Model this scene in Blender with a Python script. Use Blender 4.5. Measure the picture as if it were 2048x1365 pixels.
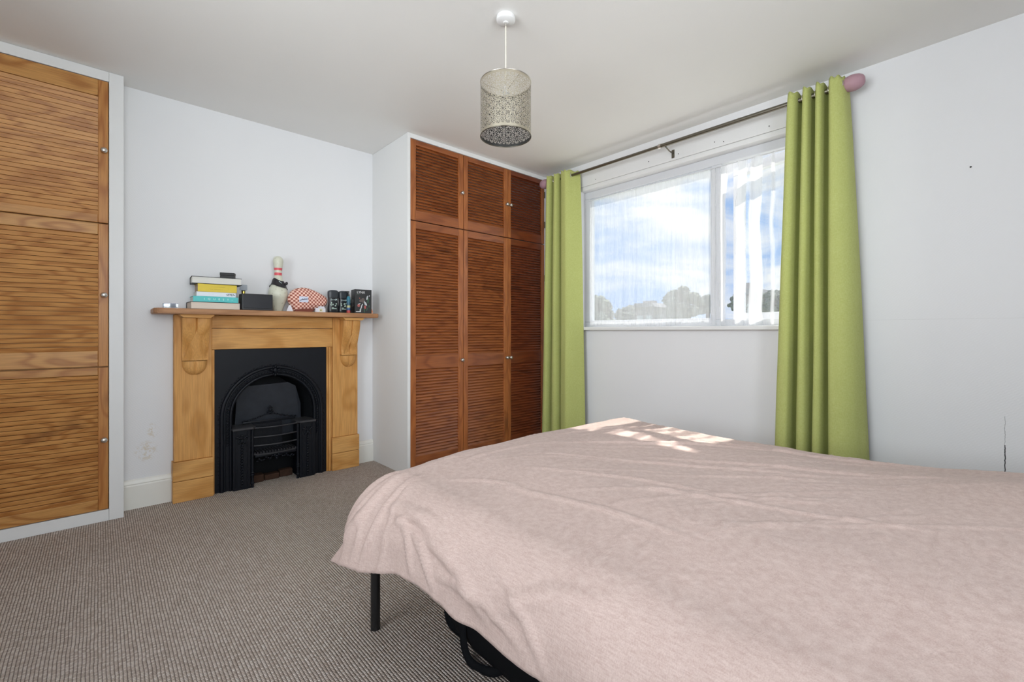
import bpy, bmesh, math, random
import numpy as np
from mathutils import Vector, Matrix, noise as mnoise

random.seed(7)
for o in list(bpy.data.objects):
    bpy.data.objects.remove(o)
SC = bpy.context.scene
COL = SC.collection
PI = math.pi
V = Vector

# ------------------------------------------------------------------ camera
CAM_H = 1.054
YAW = math.radians(42.3)
cd = bpy.data.cameras.new('camera')
cd.sensor_width = 36.0
cd.lens = 910.0 / 2048.0 * 36.0
cd.shift_y = (663.0 - 682.5) / 2048.0
cd.clip_start = 0.02
cd.clip_end = 500
cam = bpy.data.objects.new('camera', cd)
COL.objects.link(cam)
cam.location = (0, 0, CAM_H)
cam.rotation_euler = (PI / 2, 0, -YAW)
SC.camera = cam

# ------------------------------------------------------------------ view
SC.view_settings.view_transform = 'Standard'
SC.view_settings.look = 'None'
SC.view_settings.exposure = 0.0
SC.view_settings.gamma = 1.0
SC.view_settings.use_curve_mapping = False

# ------------------------------------------------------------------ sky
W = bpy.data.worlds.new('sky')
SC.world = W
W.use_nodes = True
nt = W.node_tree
nt.nodes.clear()
wo = nt.nodes.new('ShaderNodeOutputWorld')
bg = nt.nodes.new('ShaderNodeBackground')
bg.inputs['Strength'].default_value = 0.95
tc = nt.nodes.new('ShaderNodeTexCoord')
mp = nt.nodes.new('ShaderNodeMapping')
mp.inputs['Scale'].default_value = (2.2, 2.2, 6.5)
n1 = nt.nodes.new('ShaderNodeTexNoise')
n1.inputs['Scale'].default_value = 1.7
n1.inputs['Detail'].default_value = 7
n1.inputs['Roughness'].default_value = 0.58
n1.inputs['Distortion'].default_value = 0.5
cr = nt.nodes.new('ShaderNodeValToRGB')
cr.color_ramp.elements[0].position = 0.42
cr.color_ramp.elements[0].color = (0.30, 0.52, 0.92, 1)
cr.color_ramp.elements[1].position = 0.60
cr.color_ramp.elements[1].color = (0.96, 0.98, 1.0, 1)
nt.links.new(tc.outputs['Generated'], mp.inputs['Vector'])
nt.links.new(mp.outputs['Vector'], n1.inputs['Vector'])
nt.links.new(n1.outputs['Fac'], cr.inputs['Fac'])
nt.links.new(cr.outputs['Color'], bg.inputs['Color'])
nt.links.new(bg.outputs['Background'], wo.inputs['Surface'])

# ------------------------------------------------------------------ sun
sl = bpy.data.lights.new('sun', 'SUN')
sl.energy = 9.0
sl.angle = math.radians(0.6)
sl.color = (1.0, 0.95, 0.88)
sun = bpy.data.objects.new('sun', sl)
COL.objects.link(sun)
sun.rotation_euler = V((-1.0, -0.05, -1.10)).to_track_quat('-Z', 'Y').to_euler()
sun.location = (6, 1, 6)

# added fill lamp behind the camera, shining in through the added back window
al = bpy.data.lights.new('fill_light_back', 'AREA')
al.shape = 'RECTANGLE'
al.size = 2.4
al.size_y = 2.4
al.energy = 178
al.color = (0.97, 0.985, 1.0)
alo = bpy.data.objects.new('fill_light_back', al)
COL.objects.link(alo)
alo.location = (0.0, -2.3, 1.3)
alo.rotation_euler = V((0.10, 1.0, 0.08)).to_track_quat('-Z', 'Z').to_euler()

# second added fill lamp, outside the added window of the near side wall
al2 = bpy.data.lights.new('fill_light_side', 'AREA')
al2.shape = 'RECTANGLE'
al2.size = 2.6
al2.size_y = 2.2
al2.energy = 212
al2.color = (0.97, 0.985, 1.0)
al2o = bpy.data.objects.new('fill_light_side', al2)
COL.objects.link(al2o)
al2o.location = (-2.7, 0.7, 1.35)
al2o.rotation_euler = V((1.0, 0.06, 0.06)).to_track_quat('-Z', 'Z').to_euler()

# ================================================================== helpers
WL = {}          # world location of every object


def obj(name, bm, mat, parent=None, origin=None, smooth=None):
    """bm is in world coordinates; the object's origin goes to its base centre."""
    if isinstance(bm, bmesh.types.BMesh):
        me = bpy.data.meshes.new(name)
        bmesh.ops.recalc_face_normals(bm, faces=bm.faces[:])
        if smooth is not None:
            for f in bm.faces:
                f.smooth = True
            for e in bm.edges:
                if len(e.link_faces) == 2:
                    e.smooth = e.calc_face_angle(0) < math.radians(smooth)
        bm.to_mesh(me)
        bm.free()
    else:
        me = bm
    if origin is None:
        n = len(me.vertices)
        co = np.empty(n * 3)
        me.vertices.foreach_get('co', co)
        co = co.reshape(-1, 3)
        lo, hi = co.min(0), co.max(0)
        origin = V(((lo[0] + hi[0]) / 2, (lo[1] + hi[1]) / 2, lo[2]))
    origin = V(origin)
    me.transform(Matrix.Translation(-origin))
    return link(name, me, mat, parent, origin)


def link(name, me, mat, parent, wl):
    o = bpy.data.objects.new(name, me)
    COL.objects.link(o)
    if mat is not None and len(me.materials) == 0:
        me.materials.append(mat)
    place(o, parent, wl)
    return o


def place(o, parent, wl):
    wl = V(wl)
    if parent is not None:
        o.parent = parent
        o.location = wl - WL[parent.name]
    else:
        o.location = wl
    WL[o.name] = wl


def empty(name, loc, label=None, cat=None, group=None, kind=None, parent=None):
    o = bpy.data.objects.new(name, None)
    o.empty_display_size = 0.05
    COL.objects.link(o)
    place(o, parent, loc)
    tag(o, label, cat, group, kind)
    return o


def tag(o, label=None, cat=None, group=None, kind=None):
    if label: o['label'] = label
    if cat: o['category'] = cat
    if group: o['group'] = group
    if kind: o['kind'] = kind
    return o


def nb():
    return bmesh.new()


def box(bm, x0, x1, y0, y1, z0, z1, bev=0.0, seg=2, M=None):
    r = bmesh.ops.create_cube(bm, size=1.0)
    vs = r['verts']
    c = V(((x0 + x1) / 2, (y0 + y1) / 2, (z0 + z1) / 2))
    s = V((abs(x1 - x0), abs(y1 - y0), abs(z1 - z0)))
    for v in vs:
        v.co = V((v.co.x * s.x, v.co.y * s.y, v.co.z * s.z)) + c
    if bev > 0:
        es = list({e for v in vs for e in v.link_edges})
        r2 = bmesh.ops.bevel(bm, geom=es, offset=bev, segments=seg, affect='EDGES', profile=0.5)
        vs = list({v for f in r2['faces'] for v in f.verts} | {v for v in vs if v.is_valid})
    if M is not None:
        bmesh.ops.transform(bm, matrix=M, verts=vs)
    return vs


def bx(x0, x1, y0, y1, z0, z1, bev=0.0, seg=2, M=None):
    bm = nb()
    box(bm, x0, x1, y0, y1, z0, z1, bev, seg, M)
    return bm


def smooth_path(pts, k=5):
    pts = [V(p) for p in pts]
    n = len(pts)
    res = []
    for i in range(n - 1):
        p0, p1, p2, p3 = pts[max(i - 1, 0)], pts[i], pts[i + 1], pts[min(i + 2, n - 1)]
        for q in range(k):
            f = q / k
            res.append(0.5 * ((2 * p1) + (-p0 + p2) * f + (2 * p0 - 5 * p1 + 4 * p2 - p3) * f * f + (-p0 + 3 * p1 - 3 * p2 + p3) * f ** 3))
    return res + [pts[-1]]


def tube(bm, pts, r, seg=10, cap=True, squash=None):
    """sweep a circle along pts; r float or list"""
    pts = [V(p) for p in pts]
    n = len(pts)
    rs = r if isinstance(r, (list, tuple)) else [r] * n
    rings = []
    up = None
    for i, p in enumerate(pts):
        t = (pts[min(i + 1, n - 1)] - pts[max(i - 1, 0)]).normalized()
        if up is None:
            up = V((0, 0, 1)) if abs(t.z) < 0.9 else V((1, 0, 0))
        a = (up - t * up.dot(t)).normalized()
        b = t.cross(a)
        up = a
        sa, sb = (1, 1) if squash is None else squash
        rings.append([bm.verts.new(p + (a * math.cos(k * 2 * PI / seg) * sa + b * math.sin(k * 2 * PI / seg) * sb) * rs[i]) for k in range(seg)])
    for i in range(n - 1):
        for k in range(seg):
            bm.faces.new((rings[i][k], rings[i][(k + 1) % seg], rings[i + 1][(k + 1) % seg], rings[i + 1][k]))
    if cap:
        bm.faces.new(rings[0][::-1])
        bm.faces.new(rings[-1])
    return bm


def lathe(bm, prof, c, seg=32, axis='Z', sx=1.0, sy=1.0):
    """prof list of (r, h); axis Z or Y (h along +Y) or X"""
    c = V(c)
    rings = []
    for r, h in prof:
        if r < 1e-6:
            p = {'Z': V((0, 0, h)), 'Y': V((0, h, 0)), 'X': V((h, 0, 0))}[axis]
            rings.append([bm.verts.new(c + p)])
            continue
        ring = []
        for k in range(seg):
            a = 2 * PI * k / seg
            u, w = math.cos(a) * r * sx, math.sin(a) * r * sy
            p = {'Z': V((u, w, h)), 'Y': V((u, h, w)), 'X': V((h, u, w))}[axis]
            ring.append(bm.verts.new(c + p))
        rings.append(ring)
    for i in range(len(rings) - 1):
        A, B = rings[i], rings[i + 1]
        if len(A) == 1 and len(B) == 1:
            continue
        for k in range(seg):
            k2 = (k + 1) % seg
            if len(A) == 1:
                bm.faces.new((A[0], B[k], B[k2]))
            elif len(B) == 1:
                bm.faces.new((A[k], A[k2], B[0]))
            else:
                bm.faces.new((A[k], A[k2], B[k2], B[k]))
    if len(rings[0]) > 1:
        bm.faces.new(rings[0][::-1])
    if len(rings[-1]) > 1:
        bm.faces.new(rings[-1])
    return bm


def prism(bm, poly, axis, a0, a1):
    """extrude 2-D polygon. axis 'X': poly=(y,z); 'Y': (x,z); 'Z': (x,y)"""
    def mk(p, a):
        return {'X': V((a, p[0], p[1])), 'Y': V((p[0], a, p[1])), 'Z': V((p[0], p[1], a))}[axis]
    A = [bm.verts.new(mk(p, a0)) for p in poly]
    B = [bm.verts.new(mk(p, a1)) for p in poly]
    n = len(poly)
    for i in range(n):
        bm.faces.new((A[i], A[(i + 1) % n], B[(i + 1) % n], B[i]))
    bm.faces.new(A[::-1])
    bm.faces.new(B)
    return bm


def ell(bm, c, rx, ry, rz, M=None, sub=1):
    r = bmesh.ops.create_icosphere(bm, subdivisions=sub, radius=1.0)
    m = Matrix.Diagonal((rx, ry, rz, 1))
    if M is not None:
        m = M.to_4x4() @ m
    bmesh.ops.transform(bm, matrix=Matrix.Translation(V(c)) @ m, verts=r['verts'])
    return r['verts']


def gridmesh(name, P, close_u=False):
    """P: numpy array (nu, nv, 3) -> mesh"""
    nu, nv, _ = P.shape
    idx = np.arange(nu * nv).reshape(nu, nv)
    a = idx[:-1, :-1].ravel(); b = idx[1:, :-1].ravel(); c = idx[1:, 1:].ravel(); d = idx[:-1, 1:].ravel()
    F = np.stack([a, b, c, d], 1)
    me = bpy.data.meshes.new(name)
    me.vertices.add(nu * nv)
    me.vertices.foreach_set('co', P.reshape(-1).astype(np.float32))
    me.loops.add(F.size)
    me.loops.foreach_set('vertex_index', F.reshape(-1).astype(np.int32))
    me.polygons.add(len(F))
    me.polygons.foreach_set('loop_start', np.arange(0, F.size, 4, dtype=np.int32))
    me.polygons.foreach_set('loop_total', np.full(len(F), 4, dtype=np.int32))
    me.polygons.foreach_set('use_smooth', np.ones(len(F), dtype=bool))
    me.update()
    me.validate()
    return me


def text_mesh(s, size, M, depth=0.0004, spacing=1.0, shear=0.0):
    cu = bpy.data.curves.new('lettering', 'FONT')
    cu.body = s
    cu.size = size
    cu.extrude = depth
    cu.space_character = spacing
    cu.shear = shear
    cu.align_x = 'CENTER'
    cu.align_y = 'CENTER'
    o = bpy.data.objects.new('lettering_tmp', cu)
    COL.objects.link(o)
    bpy.context.view_layer.update()
    dg = bpy.context.evaluated_depsgraph_get()
    me = bpy.data.meshes.new_from_object(o.evaluated_get(dg))
    bpy.data.objects.remove(o)
    bpy.data.curves.remove(cu)
    me.materials.clear()
    me.transform(M)
    return me


# text lying on a plane facing -Y (towards the room)
def facing(loc, rz=0.0, roll=0.0):
    return Matrix.Translation(V(loc)) @ Matrix.Rotation(rz, 4, 'Z') @ Matrix.Rotation(PI / 2, 4, 'X') @ Matrix.Rotation(roll, 4, 'Z')


# ================================================================== materials
class N:
    def __init__(s, name):
        s.m = bpy.data.materials.new(name)
        s.m.use_nodes = True
        s.t = s.m.node_tree
        s.t.nodes.clear()
        s.out = s.t.nodes.new('ShaderNodeOutputMaterial')

    def n(s, typ, **kw):
        nd = s.t.nodes.new('ShaderNode' + typ)
        for k, v in kw.items():
            if k.startswith('_'):
                setattr(nd, k[1:], v)
            else:
                key = k.replace('__', ' ')
                if key.isdigit() or (key[0] == 'i' and key[1:].isdigit()):
                    key = int(key.lstrip('i'))
                sock = nd.inputs[key]
                if isinstance(v, bpy.types.NodeSocket):
                    s.t.links.new(v, sock)
                else:
                    sock.default_value = v
        return nd

    def math(s, op, a, b=None, c=None):
        kw = {'i0': a}
        if b is not None: kw['i1'] = b
        if c is not None: kw['i2'] = c
        return s.n('Math', _operation=op, **kw).outputs[0]

    def ramp(s, fac, stops, interp='LINEAR'):
        nd = s.n('ValToRGB', Fac=fac)
        cr = nd.color_ramp
        cr.interpolation = interp
        while len(cr.elements) > 1:
            cr.elements.remove(cr.elements[-1])
        for i, (p, c) in enumerate(stops):
            e = cr.elements[0] if i == 0 else cr.elements.new(p)
            e.position = p
            e.color = (c[0], c[1], c[2], 1) if len(c) == 3 else c
        return nd.outputs['Color']

    def mix(s, fac, a, b, mode='MIX'):
        nd = s.t.nodes.new('ShaderNodeMix')
        nd.data_type = 'RGBA'
        nd.blend_type = mode
        for i, v in ((0, fac), (6, a), (7, b)):
            if isinstance(v, bpy.types.NodeSocket):
                s.t.links.new(v, nd.inputs[i])
            else:
                nd.inputs[i].default_value = v if i == 0 else ((v[0], v[1], v[2], 1) if len(v) == 3 else v)
        return nd.outputs[2]

    def pos(s):
        return s.n('NewGeometry').outputs['Position']

    def noise(s, vec, scale, detail=4, rough=0.55, dist=0.0):
        return s.n('TexNoise', Vector=vec, Scale=scale, Detail=detail, Roughness=rough, Distortion=dist).outputs['Fac']

    def mapv(s, vec, scale=(1, 1, 1), loc=(0, 0, 0), rot=(0, 0, 0)):
        return s.n('Mapping', Vector=vec, Scale=scale, Location=loc, Rotation=rot).outputs['Vector']

    def bump(s, h, strength=0.3, dist=0.01):
        return s.n('Bump', Height=h, Strength=strength, Distance=dist).outputs['Normal']

    def bsdf(s, col, rough=0.5, metal=0.0, spec=0.5, normal=None, **kw):
        d = {'Base__Color': col if isinstance(col, bpy.types.NodeSocket) else (col[0], col[1], col[2], 1), 'Roughness': rough, 'Metallic': metal, 'Specular__IOR__Level': spec}
        if normal is not None: d['Normal'] = normal
        d.update(kw)
        return s.n('BsdfPrincipled', **d).outputs[0]

    def done(s, sh):
        s.t.links.new(sh, s.out.inputs['Surface'])
        return s.m


def srgb(r, g, b):
    f = lambda c: (c / 255 / 12.92) if c / 255 <= 0.04045 else ((c / 255 + 0.055) / 1.055) ** 2.4
    return (f(r), f(g), f(b))


def plain(name, col, rough=0.5, metal=0.0, spec=0.5, var=0.06, scale=30):
    m = N(name)
    nz = m.noise(m.pos(), scale, 3)
    c2 = tuple(c * (1 - var) for c in col)
    c1 = tuple(min(1, c * (1 + var)) for c in col)
    return m.done(m.bsdf(m.mix(nz, c2, c1), rough, metal, spec))


def wood(name, axis, dark, mid, light, rough=0.35, ring=34.0, sc=1.0, spec=0.5, coat=0.0, vary=0.22, knot=0.6):
    """grain along axis, built from the position in the room so that it runs on from slat to slat"""
    m = N(name)
    rnd = m.n('ObjectInfo').outputs['Random']
    off = m.n('CombineXYZ', X=m.math('MULTIPLY', rnd, 0.35), Y=0.0, Z=m.math('MULTIPLY', rnd, 0.02)).outputs[0]
    p = m.n('VectorMath', _operation='ADD', i0=m.pos(), i1=off).outputs[0]
    L, A = 0.9 * sc, 7.0 * sc
    s1 = {'X': (L, A, A), 'Y': (A, L, A), 'Z': (A, A, L)}[axis]
    big = m.noise(m.mapv(p, s1), 1.0, 2, 0.45, 0.3)
    kn = m.noise(m.mapv(p, {'X': (3.2, 7, 7), 'Y': (7, 3.2, 7), 'Z': (7, 7, 3.2)}[axis], (3.1, 1.7, 0.4)), 1.0, 1, 0.4, 0.1)
    ph = m.math('ADD', m.math('MULTIPLY', big, ring), m.math('MULTIPLY', kn, ring * 0.8))
    rings = m.math('MULTIPLY_ADD', m.math('SINE', ph), 0.5, 0.5)
    rings = m.math('POWER', rings, 2.2)
    s2 = {'X': (4, 150, 150), 'Y': (150, 4, 150), 'Z': (150, 150, 4)}[axis]
    fib = m.noise(m.mapv(p, s2), 1.6, 4, 0.65)
    col = m.mix(m.math('MULTIPLY', rings, 0.75), light, mid)
    col = m.mix(m.math('MULTIPLY', m.ramp(kn, [(0.66, (0, 0, 0)), (0.80, (1, 1, 1))]), knot), col, dark)
    col = m.mix(m.math('MULTIPLY', m.ramp(fib, [(0.40, (1, 1, 1)), (0.60, (0, 0, 0))]), 0.24), col, dark)
    col = m.mix(m.math('MULTIPLY', rnd, vary), col, mid)
    patch = m.noise(p, 4.0, 2)
    nrm = m.bump(fib, 0.10, 0.002)
    rg = m.math('MULTIPLY_ADD', patch, 0.22, rough - 0.1)
    return m.done(m.bsdf(col, rg, 0, spec, nrm, Coat__Weight=coat, Coat__Roughness=0.25))


def wall_mat(name, col, weave=True, stains=False, crack=False):
    m = N(name)
    p = m.pos()
    nz = m.noise(p, 2.2, 4, 0.6)
    c = m.mix(nz, tuple(k * 0.965 for k in col), col)
    h = m.noise(p, 160, 3, 0.6)
    if weave:
        # anaglypta paper: fine diagonal basket weave
        sx = m.n('SeparateXYZ', Vector=p)
        u = m.math('ADD', m.math('ADD', sx.outputs['X'], sx.outputs['Y']), sx.outputs['Z'])
        w = m.math('SUBTRACT', m.math('ADD', sx.outputs['X'], sx.outputs['Y']), sx.outputs['Z'])
        a = m.math('SINE', m.math('MULTIPLY', u, 420.0))
        b = m.math('SINE', m.math('MULTIPLY', w, 90.0))
        h = m.math('ADD', m.math('MULTIPLY', m.math('MULTIPLY', a, b), 0.35), h)
    if stains:
        # yellowed damp patch low on the wall, left of the fireplace
        def blob(cx, cz, rx, rz):
            sx = m.n('SeparateXYZ', Vector=p)
            dx = m.math('DIVIDE', m.math('SUBTRACT', sx.outputs['X'], cx), rx)
            dz = m.math('DIVIDE', m.math('SUBTRACT', sx.outputs['Z'], cz), rz)
            d = m.math('ADD', m.math('MULTIPLY', dx, dx), m.math('MULTIPLY', dz, dz))
            return m.ramp(d, [(0.0, (1, 1, 1)), (1.0, (0, 0, 0))])
        ds = m.math('MAXIMUM', blob(0.215, 0.33, 0.06, 0.07), blob(0.245, 0.45, 0.03, 0.05))
        sp = m.ramp(m.noise(p, 55, 3, 0.7), [(0.48, (0, 0, 0)), (0.56, (1, 1, 1))])
        c = m.mix(m.math('MULTIPLY', m.math('MULTIPLY', ds, sp), 0.55), c, srgb(200, 180, 140))
    if crack:
        # open paper seam near the right-hand edge of the window wall
        sx = m.n('SeparateXYZ', Vector=p)
        wob = m.math('MULTIPLY', m.math('SUBTRACT', m.noise(p, 60, 2), 0.5), 0.006)
        d = m.math('ABSOLUTE', m.math('ADD', m.math('SUBTRACT', sx.outputs['Y'], 0.022), wob))
        ln = m.math('LESS_THAN', d, 0.0019)
        zr = m.math('MULTIPLY', m.math('LESS_THAN', sx.outputs['Z'], 0.525), m.math('GREATER_THAN', sx.outputs['Z'], 0.2))
        zr2 = m.math('MULTIPLY', m.math('LESS_THAN', sx.outputs['Z'], 0.66), m.math('LESS_THAN', d, 0.0009))
        c = m.mix(m.math('MAXIMUM', m.math('MULTIPLY', ln, zr), m.math('MULTIPLY', zr2, 0.5)), c, (0.05, 0.05, 0.055))
        hd = m.math('ABSOLUTE', m.math('SUBTRACT', sx.outputs['Z'], 1.115))
        c = m.mix(m.math('MULTIPLY', m.math('LESS_THAN', hd, 0.0012), 0.12), c, (0.3, 0.3, 0.3))
    return m.done(m.bsdf(c, 0.75, 0, 0.25, m.bump(h, 0.12, 0.002)))


M = {}
M['wall'] = wall_mat('wall_paint', (0.80, 0.80, 0.815), True, True, False)
M['wall_window'] = wall_mat('wall_paint_window', (0.80, 0.80, 0.815), True, False, True)
M['ceiling'] = wall_mat('ceiling_paint', (0.85, 0.84, 0.82), False)
M['panel_paint'] = wall_mat('panel_paint', (0.78, 0.78, 0.775), False)
M['gloss_white'] = plain('gloss_white_paint', (0.78, 0.78, 0.78), 0.42, 0, 0.3, 0.02, 8)
M['cream_gloss'] = plain('cream_gloss_paint', (0.82, 0.81, 0.76), 0.35, 0, 0.5, 0.03, 8)
M['upvc'] = plain('white_window_plastic', (0.66, 0.67, 0.70), 0.35, 0, 0.4, 0.01, 8)
M['w1h'] = wood('honey_wood_horizontal', 'X', srgb(84, 44, 22), srgb(158, 98, 44), srgb(202, 148, 84), 0.42, 44, 1.0, 0.35, 0.08)
M['w1v'] = wood('honey_wood_vertical', 'Z', srgb(96, 50, 24), srgb(160, 96, 42), srgb(196, 136, 72), 0.42, 30, 1.2, 0.35, 0.08)
M['w1s'] = wood('honey_wood_slats', 'X', srgb(96, 52, 28), srgb(164, 104, 50), srgb(208, 150, 86), 0.42, 42, 0.9, 0.3, 0.05, 0.25, 0.65)
M['w2h'] = wood('russet_wood_horizontal', 'X', srgb(52, 22, 12), srgb(122, 62, 30), srgb(160, 92, 48), 0.36, 30, 1.2, 0.5, 0.2)
M['w2v'] = wood('russet_wood_vertical', 'Z', srgb(70, 30, 14), srgb(146, 80, 38), srgb(178, 106, 54), 0.36, 26, 1.4, 0.5, 0.2)
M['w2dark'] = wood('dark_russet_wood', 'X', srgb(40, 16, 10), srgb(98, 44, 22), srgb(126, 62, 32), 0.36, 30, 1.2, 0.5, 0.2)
M['pineh'] = wood('old_pine_horizontal', 'X', srgb(96, 60, 28), srgb(196, 138, 70), srgb(222, 168, 100), 0.5, 22, 0.8, 0.35)
M['pinev'] = wood('old_pine_vertical', 'Z', srgb(96, 60, 28), srgb(192, 134, 66), srgb(220, 164, 96), 0.5, 20, 0.9, 0.35)
M['pine_shelf'] = wood('worn_pine_shelf', 'X', srgb(90, 60, 40), srgb(158, 112, 76), srgb(186, 138, 98), 0.5, 26, 1.0, 0.35)
M['iron'] = plain('blackened_cast_iron', (0.0045, 0.006, 0.010), 0.45, 0.0, 0.25, 0.3, 60)
M['iron_dull'] = plain('dull_cast_iron', (0.006, 0.007, 0.009), 0.65, 0.0, 0.2, 0.3, 40)
M['chrome'] = plain('brushed_nickel', (0.62, 0.59, 0.55), 0.28, 1.0, 0.5, 0.05, 50)
M['rodm'] = plain('aged_steel_rod', (0.20, 0.185, 0.15), 0.34, 1.0, 0.5, 0.12, 25)
M['black'] = plain('black_metal', (0.008, 0.008, 0.009), 0.4, 0.0, 0.5, 0.1, 20)
M['black_cloth'] = plain('black_nylon', (0.003, 0.0035, 0.005), 0.75, 0.0, 0.15, 0.3, 90)
M['pink'] = plain('dusty_pink_paint', srgb(176, 140, 150), 0.55, 0.0, 0.3, 0.04, 20)
M['hole'] = plain('dark_hole', (0.03, 0.03, 0.03), 0.8)
M['mattress'] = plain('mattress_ticking', (0.7, 0.68, 0.64), 0.8)
M['brick'] = plain('sooty_brick', srgb(66, 47, 37), 0.9, 0, 0.2, 0.5, 40)
M['white_plastic'] = plain('white_plastic', (0.82, 0.82, 0.82), 0.35, 0, 0.5, 0.02)
M['grass'] = plain('outdoor_grass', (0.10, 0.16, 0.06), 0.9, 0, 0.2, 0.4, 1.5)
M['leaf'] = plain('far_foliage', (0.15, 0.18, 0.14), 0.9, 0, 0.2, 0.4, 2.0)
M['bark'] = plain('bark', (0.06, 0.045, 0.03), 0.9)
M['house'] = plain('far_brick', (0.28, 0.25, 0.24), 0.9, 0, 0.2, 0.2, 4)
M['slate'] = plain('slate_roof', (0.22, 0.22, 0.24), 0.8, 0, 0.2, 0.2, 4)


def carpet_mat():
    m = N('looped_carpet')
    p = m.pos()
    sx = m.n('SeparateXYZ', Vector=p)
    warp = m.math('MULTIPLY', m.math('SUBTRACT', m.noise(p, 9, 2), 0.5), 0.006)
    X = m.math('DIVIDE', m.math('ADD', sx.outputs['X'], warp), 0.0096)
    Y0 = m.math('DIVIDE', m.math('ADD', sx.outputs['Y'], warp), 0.0080)
    row = m.math('FLOOR', X)
    Y = m.math('ADD', Y0, m.math('MULTIPLY', m.math('MODULO', row, 2.0), 0.5))
    fx = m.math('ABSOLUTE', m.math('SINE', m.math('MULTIPLY', X, PI)))
    fy = m.math('ABSOLUTE', m.math('SINE', m.math('MULTIPLY', Y, PI)))
    h = m.math('POWER', m.math('MULTIPLY', fx, m.math('MULTIPLY_ADD', fy, 0.90, 0.10)), 0.8)
    cell = m.n('CombineXYZ', X=row, Y=m.math('FLOOR', Y), Z=0.0).outputs[0]
    rnd = m.n('TexWhiteNoise', Vector=cell).outputs['Value']
    loop = m.ramp(rnd, [(0.0, srgb(204, 188, 176)), (0.5, srgb(226, 211, 200)), (1.0, srgb(243, 232, 223))])
    fz = m.noise(p, 900, 2, 0.7)
    loop = m.mix(m.math('MULTIPLY', fz, 0.35), loop, srgb(172, 156, 144))
    col = m.mix(m.ramp(h, [(0.06, (0, 0, 0)), (0.46, (1, 1, 1))]), srgb(108, 94, 84), loop)
    big = m.noise(p, 1.6, 3)
    col = m.mix(m.math('MULTIPLY', m.ramp(big, [(0.4, (0, 0, 0)), (0.7, (1, 1, 1))]), 0.12), col, srgb(130, 116, 106))
    return m.done(m.bsdf(col, 0.95, 0, 0.1, m.bump(h, 0.9, 0.006)))


def fabric_mat(name, c1, c2, scale=700, trans=0.0, crease=False, sheen=0.2, bumpd=0.0008):
    m = N(name)
    p = m.pos()
    a = m.noise(m.mapv(p, (1, 1, 0.12)), scale, 2, 0.6)
    b = m.noise(m.mapv(p, (0.12, 0.12, 1)), scale, 2, 0.6)
    w = m.math('MULTIPLY_ADD', m.math('ADD', a, b), 0.5, 0.0)
    col = m.mix(m.ramp(w, [(0.36, (0, 0, 0)), (0.64, (1, 1, 1))]), c1, c2)
    big = m.noise(p, 7, 3)
    col = m.mix(m.math('MULTIPLY', big, 0.25), col, tuple(k * 0.86 for k in c1))
    h = w
    nrm = m.bump(h, 0.5, bumpd)
    if crease:
        cz = m.noise(m.mapv(p, (1.0, 3.2, 1.5), rot=(0, 0, 0.35)), 4.5, 5, 0.55, 0.8)
        rid = m.math('SUBTRACT', 1.0, m.math('MULTIPLY', m.math('ABSOLUTE', m.math('SUBTRACT', cz, 0.5)), 9.0))
        rid = m.math('MAXIMUM', rid, 0.0)
        nrm = m.n('Bump', Height=m.math('POWER', rid, 3.0), Strength=0.16, Distance=0.003, Normal=nrm).outputs['Normal']
    sh = m.bsdf(col, 0.9, 0, 0.15, nrm, Sheen__Weight=sheen)
    if trans > 0:
        tr = m.n('BsdfTranslucent', Color=col)
        sh = m.n('MixShader', Fac=trans, i1=sh, i2=tr.outputs[0]).outputs[0]
    return m.done(sh)


def net_mat():
    m = N('white_net_voile')
    p = m.pos()
    a = m.noise(m.mapv(p, (1, 1, 0.03)), 380, 3, 0.7)
    s = m.noise(m.mapv(p, (1, 1, 0.10)), 26, 3, 0.6)
    sp = m.n('SeparateXYZ', Vector=p)
    f = m.math('ADD', m.math('MULTIPLY', a, 0.45), m.math('MULTIPLY', s, 0.55))
    f = m.ramp(f, [(0.34, (0.30, 0.30, 0.30)), (0.52, (0.38, 0.38, 0.38)), (0.70, (0.48, 0.48, 0.48))])
    # gathered folds in the right-hand third, where the cloth lies double
    yy = m.math('ADD', sp.outputs['Y'], m.math('MULTIPLY', m.noise(m.mapv(p, (0, 1, 0.9)), 3.0, 1), 0.05))
    g = m.math('ADD', m.math('SINE', m.math('MULTIPLY', yy, 62.0)), m.math('MULTIPLY', m.math('SINE', m.math('MULTIPLY', yy, 23.0)), 0.9))
    g = m.ramp(m.math('MULTIPLY_ADD', g, 0.27, 0.5), [(0.42, (0, 0, 0)), (0.56, (1, 1, 1))])
    rgt = m.math('LESS_THAN', sp.outputs['Y'], 1.40)
    dense = m.math('MULTIPLY', m.math('MULTIPLY', g, rgt), 0.36)
    thin = m.math('MULTIPLY', m.math('MULTIPLY', m.math('SUBTRACT', 1.0, g), rgt), -0.22)
    f = m.math('MINIMUM', m.math('ADD', m.math('ADD', f, dense), thin), 0.9)
    tr = m.n('BsdfTransparent', Color=(1, 1, 1, 1)).outputs[0]
    d = m.n('BsdfDiffuse', Color=(0.88, 0.89, 0.91, 1)).outputs[0]
    t2 = m.n('BsdfTranslucent', Color=(0.90, 0.90, 0.92, 1)).outputs[0]
    c = m.n('MixShader', Fac=0.38, i1=d, i2=t2).outputs[0]
    return m.done(m.n('MixShader', Fac=f, i1=tr, i2=c).outputs[0])


def glass_mat(name='window_glass', tint=(0.97, 0.985, 0.98), gl=0.05):
    m = N(name)
    tr = m.n('BsdfTransparent', Color=(tint[0], tint[1], tint[2], 1)).outputs[0]
    g = m.n('BsdfGlossy', Color=(1, 1, 1, 1), Roughness=0.02).outputs[0]
    return m.done(m.n('MixShader', Fac=gl, i1=tr, i2=g).outputs[0])


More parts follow.
